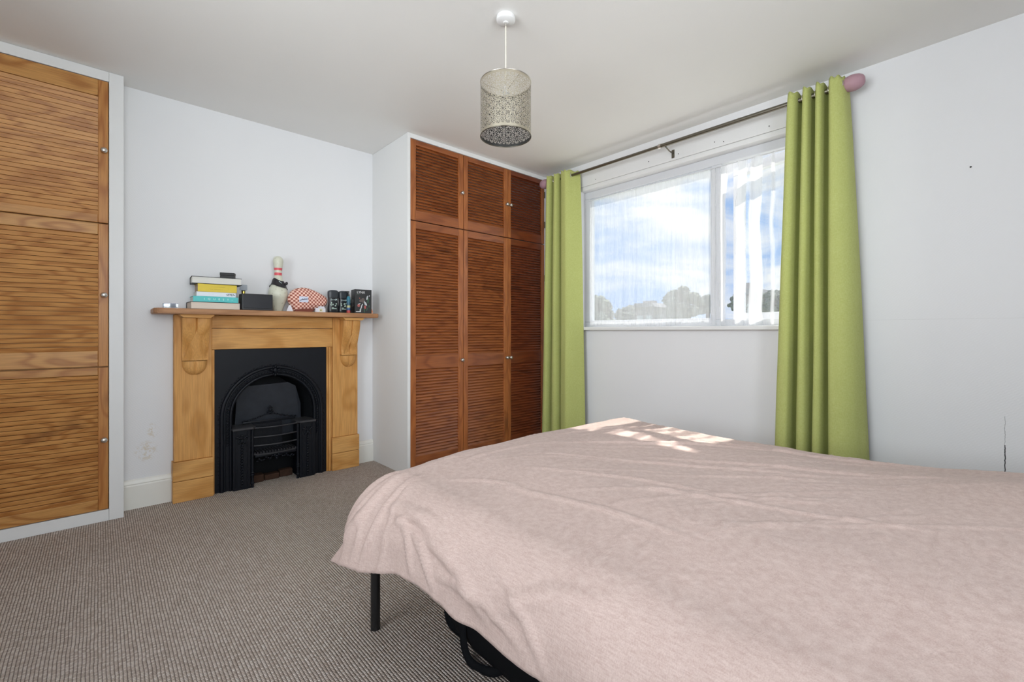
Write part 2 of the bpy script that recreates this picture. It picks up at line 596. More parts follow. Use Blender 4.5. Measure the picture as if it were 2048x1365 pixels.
M['carpet'] = carpet_mat()
M['duvet'] = fabric_mat('blush_linen', srgb(188, 163, 155), srgb(211, 190, 182), 420, 0.0, True, 0.1)
M['curtain'] = fabric_mat('lime_curtain_cloth', srgb(190, 196, 114), srgb(208, 214, 142), 600, 0.2, False, 0.1)
M['net'] = net_mat()
M['glass'] = glass_mat()
M['clear_glass'] = glass_mat('clear_glass', (0.80, 0.83, 0.86), 0.06)

# ================================================================== room shell
XW, YF, Y2, Y1, H = 3.11, 3.52, 2.95, 3.385, 2.5
XN, YB = -0.95, -0.65
FX0, FX1, FZ1 = 0.60, 1.24, 0.80          # flue opening behind the fireplace insert

fl = obj('floor', bx(XN - 0.1, XW + 0.1, YB - 0.1, 3.96, -0.10, 0.0), M['carpet'])
tag(fl, 'grey brown looped carpet laid wall to wall', 'carpet', kind='structure')
ce = obj('ceiling', bx(XN - 0.1, XW + 0.1, YB - 0.1, 3.96, H, H + 0.12), M['ceiling'])
tag(ce, 'plain off white painted ceiling', 'ceiling', kind='structure')

bm = nb()
box(bm, 0.10, FX0, YF, YF + 0.42, 0, H)
box(bm, FX1, XW + 0.1, YF, YF + 0.42, 0, H)
box(bm, FX0, FX1, YF, YF + 0.42, FZ1, H)
box(bm, FX0, FX1, YF + 0.32, YF + 0.42, 0, FZ1)
box(bm, XN - 0.1, 0.10, YF + 0.36, YF + 0.42, 0, H)
wl_ = obj('wall_left', bm, M['wall'])
tag(wl_, 'white papered wall around the fireplace', 'wall', kind='structure')

WY0, WY1, WZ0, WZ1 = 0.665, 2.53, 1.075, 2.265
bm = nb()
box(bm, XW, XW + 0.14, YB - 0.1, WY0, 0, H)
box(bm, XW, XW + 0.14, WY1, YF, 0, H)
box(bm, XW, XW + 0.14, WY0, WY1, 0, WZ0)
box(bm, XW, XW + 0.14, WY0, WY1, WZ1, H)
wr_ = obj('wall_right', bm, M['wall_window'])
tag(wr_, 'white textured paper wall that holds the window', 'wall', kind='structure')

BX0, BX1, BZ0, BZ1 = -0.80, 1.50, 0.85, 2.32
bm = nb()
box(bm, XN - 0.1, BX0, YB - 0.12, YB, 0, H)
box(bm, BX1, XW + 0.1, YB - 0.12, YB, 0, H)
box(bm, BX0, BX1, YB - 0.12, YB, 0, BZ0)
box(bm, BX0, BX1, YB - 0.12, YB, BZ1, H)
wb_ = obj('wall_back', bm, M['wall'])
tag(wb_, 'white wall behind the head of the bed', 'wall', kind='structure')
NZ0 = 0.80
NY0, NY1 = -0.45, 1.95
bm = nb()
box(bm, XN - 0.12, XN, YB - 0.12, NY0, 0, H)
box(bm, XN - 0.12, XN, NY1, 3.96, 0, H)
box(bm, XN - 0.12, XN, NY0, NY1, 0, NZ0)
box(bm, XN - 0.12, XN, NY0, NY1, BZ1, H)
wn_ = obj('wall_near', bm, M['wall'])
w3 = empty('fill_window_side', (XN, 0.75, NZ0), 'added white window in the near side wall for the fill light', 'window', kind='structure')  # unseen window, added so the side fill lamp can shine in
bm = nb()
for a0, a1, b0, b1 in ((NY0, NY1, NZ0, NZ0 + 0.05), (NY0, NY1, BZ1 - 0.05, BZ1), (NY0, NY0 + 0.05, NZ0 + .05, BZ1 - .05), (NY1 - 0.05, NY1, NZ0 + .05, BZ1 - .05), (0.72, 0.78, NZ0 + .05, BZ1 - .05)):
    box(bm, XN - 0.09, XN - 0.03, a0, a1, b0, b1, 0.004)
obj('window_frame', bm, M['upvc'], w3)
for a, b in ((NY0 + 0.05, 0.72), (0.78, NY1 - 0.05)):
    obj('pane', bx(XN - 0.064, XN - 0.058, a, b, NZ0 + 0.05, BZ1 - 0.05), M['glass'], w3)
tag(wn_, 'white wall on the near left side', 'wall', kind='structure')

w2 = empty('fill_window_back', (0.35, YB, BZ0), 'added wide white window behind the bed head for the fill light', 'window', kind='structure')  # made-up window out of view, lets the back fill lamp through
bm = nb()
for a0, a1, b0, b1 in ((BX0, BX1, BZ0, BZ0 + 0.05), (BX0, BX1, BZ1 - 0.05, BZ1), (BX0, BX0 + 0.05, BZ0 + .05, BZ1 - .05), (BX1 - 0.05, BX1, BZ0 + .05, BZ1 - .05)):
    box(bm, a0, a1, YB - 0.09, YB - 0.03, b0, b1, 0.004)
obj('window_frame', bm, M['upvc'], w2)
for i in range(2):
    xm = BX0 + (BX1 - BX0) * (i + 1) / 3
    obj('mullion', bx(xm - 0.03, xm + 0.03, YB - 0.09, YB - 0.03, BZ0 + 0.05, BZ1 - 0.05, 0.004), M['upvc'], w2)
for i in range(3):
    a = BX0 + (BX1 - BX0) * i / 3 + (0.05 if i == 0 else 0.03)
    b = BX0 + (BX1 - BX0) * (i + 1) / 3 - (0.05 if i == 2 else 0.03)
    obj('pane', bx(a, b, YB - 0.064, YB - 0.058, BZ0 + 0.05, BZ1 - 0.05), M['glass'], w2)

# baseboards
def baseboard(name, x0, x1, lab):
    bm = nb()
    prism(bm, [(YF, 0), (YF - 0.02, 0), (YF - 0.02, 0.135), (YF - 0.016, 0.142), (YF - 0.018, 0.148), (YF - 0.012, 0.165), (YF - 0.006, 0.172), (YF, 0.172)], 'X', x0, x1)
    o = obj(name, bm, M['cream_gloss'])
    tag(o, lab, 'baseboard', kind='structure')
baseboard('baseboard_left', 0.109, 0.338, 'white moulded baseboard left of the fireplace')
baseboard('baseboard_right', 1.508, 1.659, 'short white baseboard between fireplace and corner wardrobe')
bm = nb()
prism(bm, [(XW, 0), (XW - 0.02, 0), (XW - 0.02, 0.135), (XW - 0.012, 0.165), (XW, 0.172)], 'Y', YB, Y2 - 0.03)
tag(obj('baseboard_window', bm, M['gloss_white']), 'white baseboard along the wall under the window', 'baseboard', kind='structure')

# pelmet board and lining around the window
bm = nb()
box(bm, XW - 0.012, XW, 0.640, 2.885, WZ1 + 0.035, 2.43, 0.004)
tb = obj('trim_1', bm, M['gloss_white'])
tag(tb, 'long white board above the window that carries the curtain pole', 'trim', kind='structure')
for (yy, zz) in ((2.36, 2.335), (1.86, 2.345), (1.62, 2.335), (1.36, 2.34), (1.30, 2.325), (1.02, 2.335)):
    bm = nb()
    lathe(bm, [(0.0035, 0), (0.0035, 0.001), (0, 0.001)], (XW - 0.0131, yy, zz), 10, 'X')
    obj('screw_hole', bm, M['hole'], tb)
bm = nb()
box(bm, XW - 0.006, XW, WY1, WY1 + 0.055, 0.0, WZ1 + 0.035, 0.002)
box(bm, XW - 0.006, XW, 0.640, WY1, WZ1, WZ1 + 0.034, 0.002)
tag(obj('trim_2', bm, M['gloss_white']), 'narrow white lining strip around the window opening', 'trim', kind='structure')
bm = nb()
lathe(bm, [(0.004, 0), (0.004, 0.0015), (0, 0.002)], (XW - 0.002, 0.134, 1.846), 10, 'X')
tag(obj('screw_hole', bm, M['hole'], wr_))

# ================================================================== window
wx = empty('window_1', (XW + 0.08, 1.5, WZ0), 'white framed window with one open casement behind a net', 'window', kind='structure')
GX0, GX1 = XW + 0.055, XW + 0.115
bm = nb()
fw = 0.06
box(bm, GX0, GX1, WY0, WY1, WZ0, WZ0 + fw, 0.004)
box(bm, GX0, GX1, WY0, WY1, WZ1 - fw, WZ1, 0.004)
box(bm, GX0, GX1, WY0, WY0 + fw, WZ0 + fw, WZ1 - fw, 0.004)
box(bm, GX0, GX1, WY1 - fw, WY1, WZ0 + fw, WZ1 - fw, 0.004)
obj('window_frame', bm, M['upvc'], wx)
YM0, YM1 = 1.345, 1.412
obj('mullion', bx(GX0, GX1, YM0, YM1, WZ0 + fw, WZ1 - fw, 0.004), M['upvc'], wx)
bm = nb()
for a, b, c, d in ((YM1, WY1 - fw, WZ0 + fw, WZ0 + fw + .012), (YM1, WY1 - fw, WZ1 - fw - .012, WZ1 - fw), (YM1, YM1 + .012, WZ0 + fw + .012, WZ1 - fw - .012), (WY1 - fw - .012, WY1 - fw, WZ0 + fw + .012, WZ1 - fw - .012)):
    box(bm, GX0 + 0.012, GX1 - 0.01, a, b, c, d, 0.002)
obj('glazing_bead', bm, plain('grey_gasket_bead', (0.62, 0.64, 0.68), 0.4), wx)
obj('pane', bx(GX0 + 0.03, GX0 + 0.036, YM1 + .012, WY1 - fw - .012, WZ0 + fw + .012, WZ1 - fw - .012), M['glass'], wx)
# casement hinged on its right side, swung out a little
ang = math.radians(12.5)
hinge = V((GX1 - 0.01, WY0 + 0.03, 0))
CM = Matrix.Translation(hinge) @ Matrix.Rotation(-ang, 4, 'Z')
cas = None
bm = nb()
cw, L, cz0, cz1 = 0.062, 0.662, WZ0 + 0.045, WZ1 - 0.045
box(bm, 0, 0.055, 0, L, cz0, cz0 + cw, 0.004, M=CM)
box(bm, 0, 0.055, 0, L, cz1 - cw, cz1, 0.004, M=CM)
box(bm, 0, 0.055, 0, cw, cz0 + cw, cz1 - cw, 0.004, M=CM)
box(bm, 0, 0.055, L - cw, L, cz0 + cw, cz1 - cw, 0.004, M=CM)
cas = obj('casement', bm, M['upvc'], wx)
obj('pane', bx(0.024, 0.03, cw, L - cw, cz0 + cw, cz1 - cw, M=CM), M['glass'], cas)
bm = nb()
box(bm, -0.012, 0.0, L - 0.04, L - 0.02, 1.60, 1.72, 0.003, M=CM)
obj('handle', bm, M['upvc'], cas)
bm = nb()
box(bm, XW - 0.052, GX0, 0.640, WY1 + 0.012, WZ0 - 0.012, WZ0 + 0.014, 0.005)
obj('sill', bm, M['gloss_white'], wx)

# net curtain: voile on a wire in the recess
ny, nz = 420, 90
ys = np.linspace(2.455, 0.70, ny)
P = np.zeros((ny, nz, 3))
pl = np.zeros(ny)
for i, y in enumerate(ys):
    r = min(1.0, max(0.0, (1.42 - y) / 0.25))
    a = 0.0035 + 0.012 * r
    pl[i] = a * math.sin(y * (38 + 30 * r) + 2.0 * math.sin(y * 9.3)) + 0.003 * math.sin(y * 151 + math.sin(y * 37))
for j in range(nz):
    t = j / (nz - 1)
    z = 1.094 + t * (2.188 - 1.094)
    for i, y in enumerate(ys):
        hem = 0.020 * max(0, math.sin(y * 8.7 + 0.8)) * (1 - t) ** 6 * (1 if y > 1.4 else 0.4)
        lean = 0.03 * (1 - t) * math.sin(y * 6.0 + 1) * min(1.0, max(0.0, (1.35 - y) / 0.2))
        P[i, j] = (XW + 0.040 + pl[i]*0.8 * (0.55 + 0.45 * (1 - t)) + 0.004 * math.sin(t * 7 + y * 5), y + lean, z + hem)
net = obj('net_curtain', gridmesh('net_curtain', P), M['net'])
tag(net, 'sheer white net curtain hanging inside the window recess', 'net curtain')
bm = nb()
tube(bm, [(XW + 0.040, 2.47, 2.186), (XW + 0.040, 1.5, 2.183), (XW + 0.040, 0.69, 2.186)], 0.003, 6)
obj('wire', bm, M['upvc'], net)

# ================================================================== wardrobes
def knob(loc, parent, r=0.0155):
    bm = nb()
    prof = [(0.0, -0.033), (0.006, -0.0325), (0.011, -0.030), (0.0145, -0.025), (r, -0.020), (0.0145, -0.015), (0.010, -0.011), (0.006, -0.009), (0.0055, -0.003), (0.009, -0.0015), (0.009, 0.001)]
    lathe(bm, prof, loc, 18, 'Y')
    return obj('knob', bm, M['chrome'], parent, smooth=50)


slat_cache = {}


def louvre_door(parent, x0, x1, z0, z1, y, rails, sl, sr, mats, kn, style):
    """rails: list of (z0, z1) horizontal rails from bottom to top; slats fill between"""
    mh, mv, ms = mats
    D = 0.024
    bm = nb()
    door = empty('door', ((x0 + x1) / 2, y, z0), parent=parent)
    obj('stile', bx(x0, x0 + sl, y, y + D, z0, z1, 0.0025), mv, door)
    obj('stile', bx(x1 - sr, x1, y, y + D, z0, z1, 0.0025), mv, door)
    for a, b in rails:
        obj('rail', bx(x0 + sl, x1 - sr, y + 0.001, y + D, a, b, 0.0025), mh, door)
    w = x1 - x0 - sl - sr
    for i in range(len(rails) - 1):
        a, b = rails[i][1], rails[i + 1][0]
        n = int(round((b - a) / (0.0226 if style == 2 else 0.0237)))
        pitch = (b - a) / n
        key = (style, round(w, 4), round(pitch, 5), ms.name)
        if key not in slat_cache:
            sm = nb()
            if style == 2:
                # real louvre: lower edge forward
                t = 0.006
                q = pitch * 0.47
                prism(sm, [(0.002, -q), (0.002 + t, -q - 0.0012), (0.0215, q - 0.004), (0.0165, q)], 'X', -w / 2, w / 2)
            else:
                # shallow lap: upper edge forward
                prism(sm, [(0.0085, -pitch / 2 + 0.0006), (0.0235, -pitch / 2 + 0.0006), (0.0235, pitch / 2 - 0.0022), (0.0050, pitch / 2 - 0.0022), (0.0038, pitch / 2 - 0.0042)], 'X', -w / 2, w / 2)
            me = bpy.data.meshes.new('slat')
            bmesh.ops.recalc_face_normals(sm, faces=sm.faces[:])
            sm.to_mesh(me); sm.free()
            me.materials.append(ms)
            slat_cache[key] = me
        for k in range(n):
            link('slat', slat_cache[key], None, door, V(((x0 + sl + x1 - sr) / 2, y, a + (k + 0.5) * pitch)))
    knob(V((kn[0], y, kn[1])), door)
    return door


# near wardrobe, left edge of the picture
wd1 = empty('fitted_wardrobe', (-0.4, 3.6, 0), 'honey brown louvred fitted wardrobe in the left alcove', 'wardrobe')
bm = nb()
box(bm, 0.0455, 0.108, Y1, YF, 0, H - 0.001, 0.002)
obj('side_post', bm, M['gloss_white'], wd1)
obj('top_strip', bx(XN + 0.002, 0.045, Y1 + 0.001, Y1 + 0.03, 2.445, H - 0.001, 0.0015), M['gloss_white'], wd1)
obj('plinth', bx(XN + 0.002, 0.045, Y1 + 0.001, Y1 + 0.03, 0.0, 0.0625, 0.0015), M['gloss_white'], wd1)
obj('carcass', bx(XN + 0.002, 0.045, Y1 + 0.031, YF + 0.35, 0.001, H - 0.001), M['w1h'], wd1)
for (dx0, dx1, kx) in ((-0.430, 0.0425, 0.024), (-0.908, -0.4355, -0.885)):
    m3 = (M['w1h'], M['w1v'], M['w1s'])
    louvre_door(wd1, dx0, dx1, 0.066, 0.8535, Y1 + 0.002, [(0.066, 0.125), (0.812, 0.8535)], 0.042, 0.042, m3, (kx, 0.453), 1)
    louvre_door(wd1, dx0, dx1, 0.8595, 1.648, Y1 + 0.002, [(0.8595, 0.946), (1.588, 1.648)], 0.042, 0.042, m3, (kx, 1.254), 1)
    louvre_door(wd1, dx0, dx1, 1.6545, 2.4415, Y1 + 0.002, [(1.6545, 1.70), (2.352, 2.4415)], 0.042, 0.042, m3, (kx, 2.053), 1)
obj('side_strip', bx(XN + 0.002, -0.911, Y1, Y1 + 0.03, 0.0625, 2.445, 0.0015), M['gloss_white'], wd1)

# corner wardrobe by the window
wd2 = empty('corner_wardrobe', (2.38, 3.2, 0), 'tall russet louvred wardrobe between fireplace and window', 'wardrobe')
obj('side_panel', bx(1.660, 1.680, Y2 + 0.002, YF - 0.001, 0, H - 0.001, 0.0015), M['panel_paint'], wd2)
bm = nb()
box(bm, 1.658, 1.6815, Y2 - 0.004, Y2 + 0.0015, 0, H - 0.001, 0.001)
box(bm, 1.6815, XW - 0.001, Y2 - 0.004, Y2 + 0.03, 2.466, H - 0.001, 0.001)
box(bm, 3.0955, XW - 0.001, Y2 - 0.004, Y2 + 0.03, 0, 2.466, 0.001)
box(bm, 1.6815, 3.0955, Y2 + 0.004, Y2 + 0.03, 0, 0.037, 0.001)
obj('edge_strip', bm, M['gloss_white'], wd2)
cols = [(1.6835, 2.158, 0.046, 0.046, 2.138), (2.162, 2.6375, 0.043, 0.046, 2.616), (2.6415, 3.0935, 0.031, 0.037, 2.658)]
for ci, (a, b, s1, s2, kx) in enumerate(cols):
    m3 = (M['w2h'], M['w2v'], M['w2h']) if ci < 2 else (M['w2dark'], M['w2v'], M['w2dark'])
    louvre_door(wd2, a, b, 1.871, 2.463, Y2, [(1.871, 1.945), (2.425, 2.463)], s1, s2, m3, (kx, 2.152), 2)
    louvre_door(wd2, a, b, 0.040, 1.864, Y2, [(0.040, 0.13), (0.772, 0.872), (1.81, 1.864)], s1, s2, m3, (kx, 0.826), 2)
for zz in (0.34, 1.55, 2.05, 2.33):
    bm = nb()
    tube(bm, [(3.0945, Y2 - 0.004, zz - 0.03), (3.0945, Y2 - 0.004, zz + 0.03)], 0.005, 8)
    obj('hinge', bm, M['rodm'], wd2)

# ================================================================== fireplace surround
fs = empty('fireplace_surround', (0.925, YF, 0), 'stripped pine fireplace surround with carved corbels and shelf', 'mantelpiece')
PF = 3.452


def pilaster(x0, x1):
    p = obj('pilaster', bx(x0, x1, PF, YF - 0.001, 0.25, 1.157, 0.003), M['pinev'], fs)
    obj('plinth_board', bx(x0 - 0.008, x1 + 0.008, PF - 0.014, YF - 0.001, 0.0, 0.128, 0.003), M['pineh'], p)
    obj('plinth_board', bx(x0 - 0.008, x1 + 0.008, PF - 0.014, YF - 0.001, 0.131, 0.249, 0.003), M['pineh'], p)


pilaster(0.345, 0.540)
pilaster(1.312, 1.505)
obj('frieze_board', bx(0.5405, 1.3115, PF + 0.006, YF - 0.001, 0.936, 1.072, 0.003), M['pineh'], fs)
obj('frieze_board', bx(0.5405, 1.3115, PF + 0.006, YF - 0.001, 1.0745, 1.157, 0.003), M['pineh'], fs)
obj('slip_moulding', bx(0.5405, 0.556, PF + 0.008, YF - 0.001, 0, 0.935, 0.003), M['pinev'], fs)
bm = nb()
box(bm, 1.270, 1.282, PF + 0.010, YF - 0.001, 0, 0.935, 0.003)
box(bm, 1.2825, 1.299, PF + 0.002, YF - 0.001, 0, 0.935, 0.004)
box(bm, 1.2995, 1.3115, PF + 0.014, YF - 0.001, 0, 0.935, 0.002)
obj('slip_moulding', bm, M['pinev'], fs)
bm = nb()
poly = [(0.236, YF - 0.001), (0.236, 3.345), (0.252, 3.305), (0.275, 3.298), (1.595, 3.298), (1.612, 3.310), (1.612, YF - 0.001)]
prism(bm, poly, 'Z', 1.158, 1.190)
bmesh.ops.bevel(bm, geom=bm.edges[:], offset=0.004, segments=2, affect='EDGES')
obj('mantel_shelf', bm, M['pine_shelf'], fs)


def corbel(x0, x1):
    xc, hw = (x0 + x1) / 2, (x1 - x0) / 2
    nx, nz_ = 25, 30
    z0, z1 = 0.872, 1.136
    P = np.zeros((nx + 2, nz_, 3))
    for j in range(nz_):
        t = j / (nz_ - 1)
        dep = 0.026 + 0.062 * (0.5 - 0.5 * math.cos(PI * min(1, t / 0.92))) ** 1.3 + 0.012 * math.exp(-((t - 0.03) / 0.06) ** 2)
        for i in range(nx):
            u = -1 + 2 * i / (nx - 1)
            lobe = 1 - 0.10 * u ** 6 + 0.03 * math.sin(abs(u) * PI)
            P[i + 1, j] = (xc + u * hw * (0.93 + 0.07 * t), PF - dep * lobe + (0.009 if i == nx // 2 else 0.0), z0 + t * (z1 - z0))
        P[0, j] = (P[1, j, 0], PF, P[1, j, 2])
        P[-1, j] = (P[-2, j, 0], PF, P[-2, j, 2])
    me = gridmesh('corbel', P)
    bm = nb(); bm.from_mesh(me)
    bmesh.ops.holes_fill(bm, edges=[e for e in bm.edges if e.is_boundary], sides=0)
    c = obj('corbel', bm, M['pinev'], fs, smooth=40)
    # shield-shaped pendant under the scroll
    bm = nb()
    n, rr = 28, 7
    cz = 0.868
    center = None
    rows = []
    for q in range(rr + 1):
        f = q / rr
        ring = []
        for k in range(n + 1):
            a = PI + PI * k / n
            px = math.cos(a)
            pz = math.sin(a)
            zz = -abs(pz) ** 0.85 * 0.088 * f
            bulge = 0.030 * (1 - f ** 4) + 0.006 - 0.008 * math.exp(-((px * f) / 0.10) ** 2) * (1 if f > .1 else 0.5)
            ring.append(bm.verts.new((xc + px * hw * 0.92 * f, PF - bulge, cz + zz)))
        rows.append(ring)
    for q in range(rr):
        for k in range(n):
            try:
                bm.faces.new((rows[q][k], rows[q][k + 1], rows[q + 1][k + 1], rows[q + 1][k]))
            except ValueError:
                pass
    back = [bm.verts.new((v.co.x, PF + 0.0005, v.co.z)) for v in rows[-1]]
    for k in range(n):
        bm.faces.new((rows[-1][k], rows[-1][k + 1], back[k + 1], back[k]))
    bmesh.ops.remove_doubles(bm, verts=bm.verts[:], dist=1e-5)
    obj('pendant_tip', bm, M['pinev'], c, smooth=45)
    bm = nb()
    poly = [(x0 - 0.016, 1.157), (x0 - 0.014, 1.150), (x0 + 0.002, 1.137), (x1 - 0.002, 1.137), (x1 + 0.014, 1.150), (x1 + 0.016, 1.157)]
    prism(bm, poly, 'Y', 3.335, PF)
    obj('corbel_cap', bm, M['pineh'], c)


corbel(0.377, 0.520)
corbel(1.362, 1.492)

# ================================================================== cast-iron insert
fi = empty('fireplace_insert', (0.915, YF, 0), 'black cast iron fireplace insert with arched opening and grate', 'fireplace')
AX, AZ, AR = 0.915, 0.485, 0.266
PX0, PX1, PZ1, PY = 0.557, 1.2695, 0.935, 3.474
# plate with arched hole
n = 48
inner, outer = [], []
inner.append((AX - AR, 0)); outer.append((PX0, 0))
inner.append((AX - AR, AZ * 0.5)); outer.append((PX0, AZ * 0.5))
for k in range(n + 1):
    a = PI - PI * k / n
    ca, sa = math.cos(a), math.sin(a)
    inner.append((AX + AR * ca, AZ + AR * sa))
    ts = []
    if ca > 1e-6: ts.append((PX1 - AX) / ca)
    if ca < -1e-6: ts.append((PX0 - AX) / ca)
    if sa > 1e-6: ts.append((PZ1 - AZ) / sa)
    t = min(ts)
    outer.append((AX + t * ca, AZ + t * sa))
inner.append((AX + AR, AZ * 0.5)); outer.append((PX1, AZ * 0.5))
inner.append((AX + AR, 0)); outer.append((PX1, 0))
bm = nb()
rows = []
for (ix, iz), (ox, oz) in zip(inner, outer):
    rows.append([bm.verts.new((ix, PY + 0.03, iz)), bm.verts.new((ix, PY, iz)), bm.verts.new((ox, PY, oz)), bm.verts.new((ox, PY + 0.03, oz))])
for i in range(len(rows) - 1):
    for k in range(3):
        bm.faces.new((rows[i][k], rows[i][k + 1], rows[i + 1][k + 1], rows[i + 1][k]))
# square the two top corners
for cx in (PX0, PX1):
    near = [r[2] for r in rows if r[2].co.z > AZ + 0.01]
    side = max((v for v in near if abs(v.co.x - cx) < 1e-4), key=lambda v: v.co.z)
    top = min((v for v in near if abs(v.co.z - PZ1) < 1e-4), key=lambda v: abs(v.co.x - cx))
    cv = bm.verts.new((cx, PY, PZ1))
    bm.faces.new((side, cv, top))
obj('face_plate', bm, M['iron'], fi)


def arch_pts(R, y, z0=0.0, n=40):
    pts = [(AX - R, y, z0 + (AZ - z0) * k / 8) for k in range(8)]
    pts += [(AX + R * math.cos(PI - PI * k / n), y, AZ + R * math.sin(PI - PI * k / n)) for k in range(n + 1)]
    pts += [(AX + R, y, AZ + (z0 - AZ) * (k + 1) / 8) for k in range(8)]
    return pts


for R, rad, nm in ((0.318, 0.012, 'outer_moulding'), (0.303, 0.006, 'fillet_moulding'), (0.268, 0.009, 'inner_moulding')):
    bm = nb()
    tube(bm, arch_pts(R, PY - 0.004), rad, 10)
    obj(nm, bm, M['iron'], fi, smooth=60)
# rope of twisted beads between the mouldings
bm = nb()
R = 0.286
for k in range(47):
    a = PI - PI * k / 46
    c = V((AX + R * math.cos(a), PY - 0.008, AZ + R * math.sin(a)))
    ell(bm, c, 0.0125, 0.008, 0.0055, Matrix.Rotation(-(a + PI / 2) + 0.65, 3, 'Y'), 1)
for sx_ in (-1, 1):
    for k in range(10):
        ell(bm, (AX + sx_ * R, PY - 0.008, AZ - 0.018 * (k + 1)), 0.0055, 0.008, 0.0115, Matrix.Rotation(0.6, 3, 'Y'), 1)
obj('rope_moulding', bm, M['iron'], fi, smooth=60)
bm = nb()
for k in range(60):
    a = PI - PI * k / 59
    r_ = 0.336 + 0.003 * math.sin(k * 2.1)
    if AX + r_ * math.cos(a) < PX0 + 0.01 or AX + r_ * math.cos(a) > PX1 - 0.012:
        continue
    ell(bm, (AX + r_ * math.cos(a), PY - 0.001, AZ + r_ * math.sin(a)), 0.006, 0.004, 0.004, Matrix.Rotation(-(a + PI / 2), 3, 'Y'), 1)
for k in range(16):
    for sx_ in (-1, 1):
        ell(bm, (AX + sx_ * 0.336, PY - 0.001, AZ - 0.03 * k - 0.01), 0.004, 0.004, 0.006, None, 1)
obj('bead_border', bm, M['iron'], fi, smooth=60)
bm = nb()
for (dx, dz, rx, rz, ry) in ((0, 0.0, .016, .022, 0), (-.022, .004, .018, .008, .5), (.022, .004, .018, .008, -.5), (0, .028, .008, .014, 0), (-.013, .022, .006, .013, .6), (.013, .022, .006, .013, -.6), (-.03, -.012, .014, .006, -.4), (.03, -.012, .014, .006, .4), (0, -.03, .008, .014, 0), (-.012, -.024, .006, .011, -.5), (.012, -.024, .006, .011, .5)):
    ell(bm, (AX + dx, PY - 0.016, AZ + 0.296 + dz), rx, 0.010, rz, Matrix.Rotation(ry, 3, 'Y'), 1)
obj('keystone_ornament', bm, M['iron'], fi, smooth=60)

# firebox: cheeks, sloping back, dark throat
bm = nb()
yb = 3.70
pts_f = [(p[0], PY + 0.03, p[2]) for p in arch_pts(AR, 0)]
pts_b = [(AX + (p[0] - AX) * 0.80, yb, p[2] * 0.98) for p in pts_f]
va = [bm.verts.new(p) for p in pts_f]
vb = [bm.verts.new(p) for p in pts_b]
for i in range(len(va) - 1):
    bm.faces.new((va[i], va[i + 1], vb[i + 1], vb[i]))
bm.faces.new(vb)
obj('firebox', bm, M['iron_dull'], fi)
bm = nb()
A_ = [(0.690, 3.60, 0.30), (1.130, 3.60, 0.30), (1.118, 3.575, 0.52), (1.075, 3.55, 0.655), (1.02, 3.545, 0.685), (0.740, 3.545, 0.675), (0.700, 3.56, 0.60)]
f1 = [bm.verts.new(p) for p in A_]
f2 = [bm.verts.new((p[0], p[1] + 0.02, p[2])) for p in A_]
bm.faces.new(f1); bm.faces.new(f2[::-1])
for i in range(len(A_)):
    bm.faces.new((f1[i], f1[(i + 1) % len(A_)], f2[(i + 1) % len(A_)], f2[i]))
obj('fire_back', bm, plain('greyed_cast_iron', (0.024, 0.028, 0.037), 0.5, 0, 0.35, 0.35, 25), fi)
# cresting on the fire back
bm = nb()
for k in range(23):
    t = -1 + 2 * k / 22
    x = 0.905 + t * 0.17
    z = 0.432 + 0.045 * (1 - abs(t)) ** 1.4
    ell(bm, (x, 3.552, z), 0.0085, 0.006, 0.005, Matrix.Rotation(0.7 * (1 if k % 2 else -1), 3, 'Y'), 1)
for (dx, dz, rx, rz, ry) in ((0, .02, .008, .016, 0), (-.014, .012, .006, .012, .6), (.014, .012, .006, .012, -.6), (0, .044, .006, .011, 0), (-.01, .036, .005, .009, .8), (.01, .036, .005, .009, -.8), (0, 0, .014, .010, 0)):
    ell(bm, (0.905 + dx, 3.548, 0.475 + dz), rx, 0.006, rz, Matrix.Rotation(ry, 3, 'Y'), 1)
box(bm, 0.735, 1.075, 3.551, 3.562, 0.414, 0.428, 0.002)
obj('cresting', bm, M['iron'], fi, smooth=60)
# basket back with studs
bm = nb()
box(bm, 0.765, 0.985, 3.555, 3.57, 0.2, 0.405)
for i in range(6):
    for j in range(5):
        ell(bm, (0.785 + i * 0.036, 3.554, 0.24 + j * 0.036), 0.004, 0.004, 0.004, None, 1)
obj('basket_back', bm, M['iron'], fi, smooth=40)
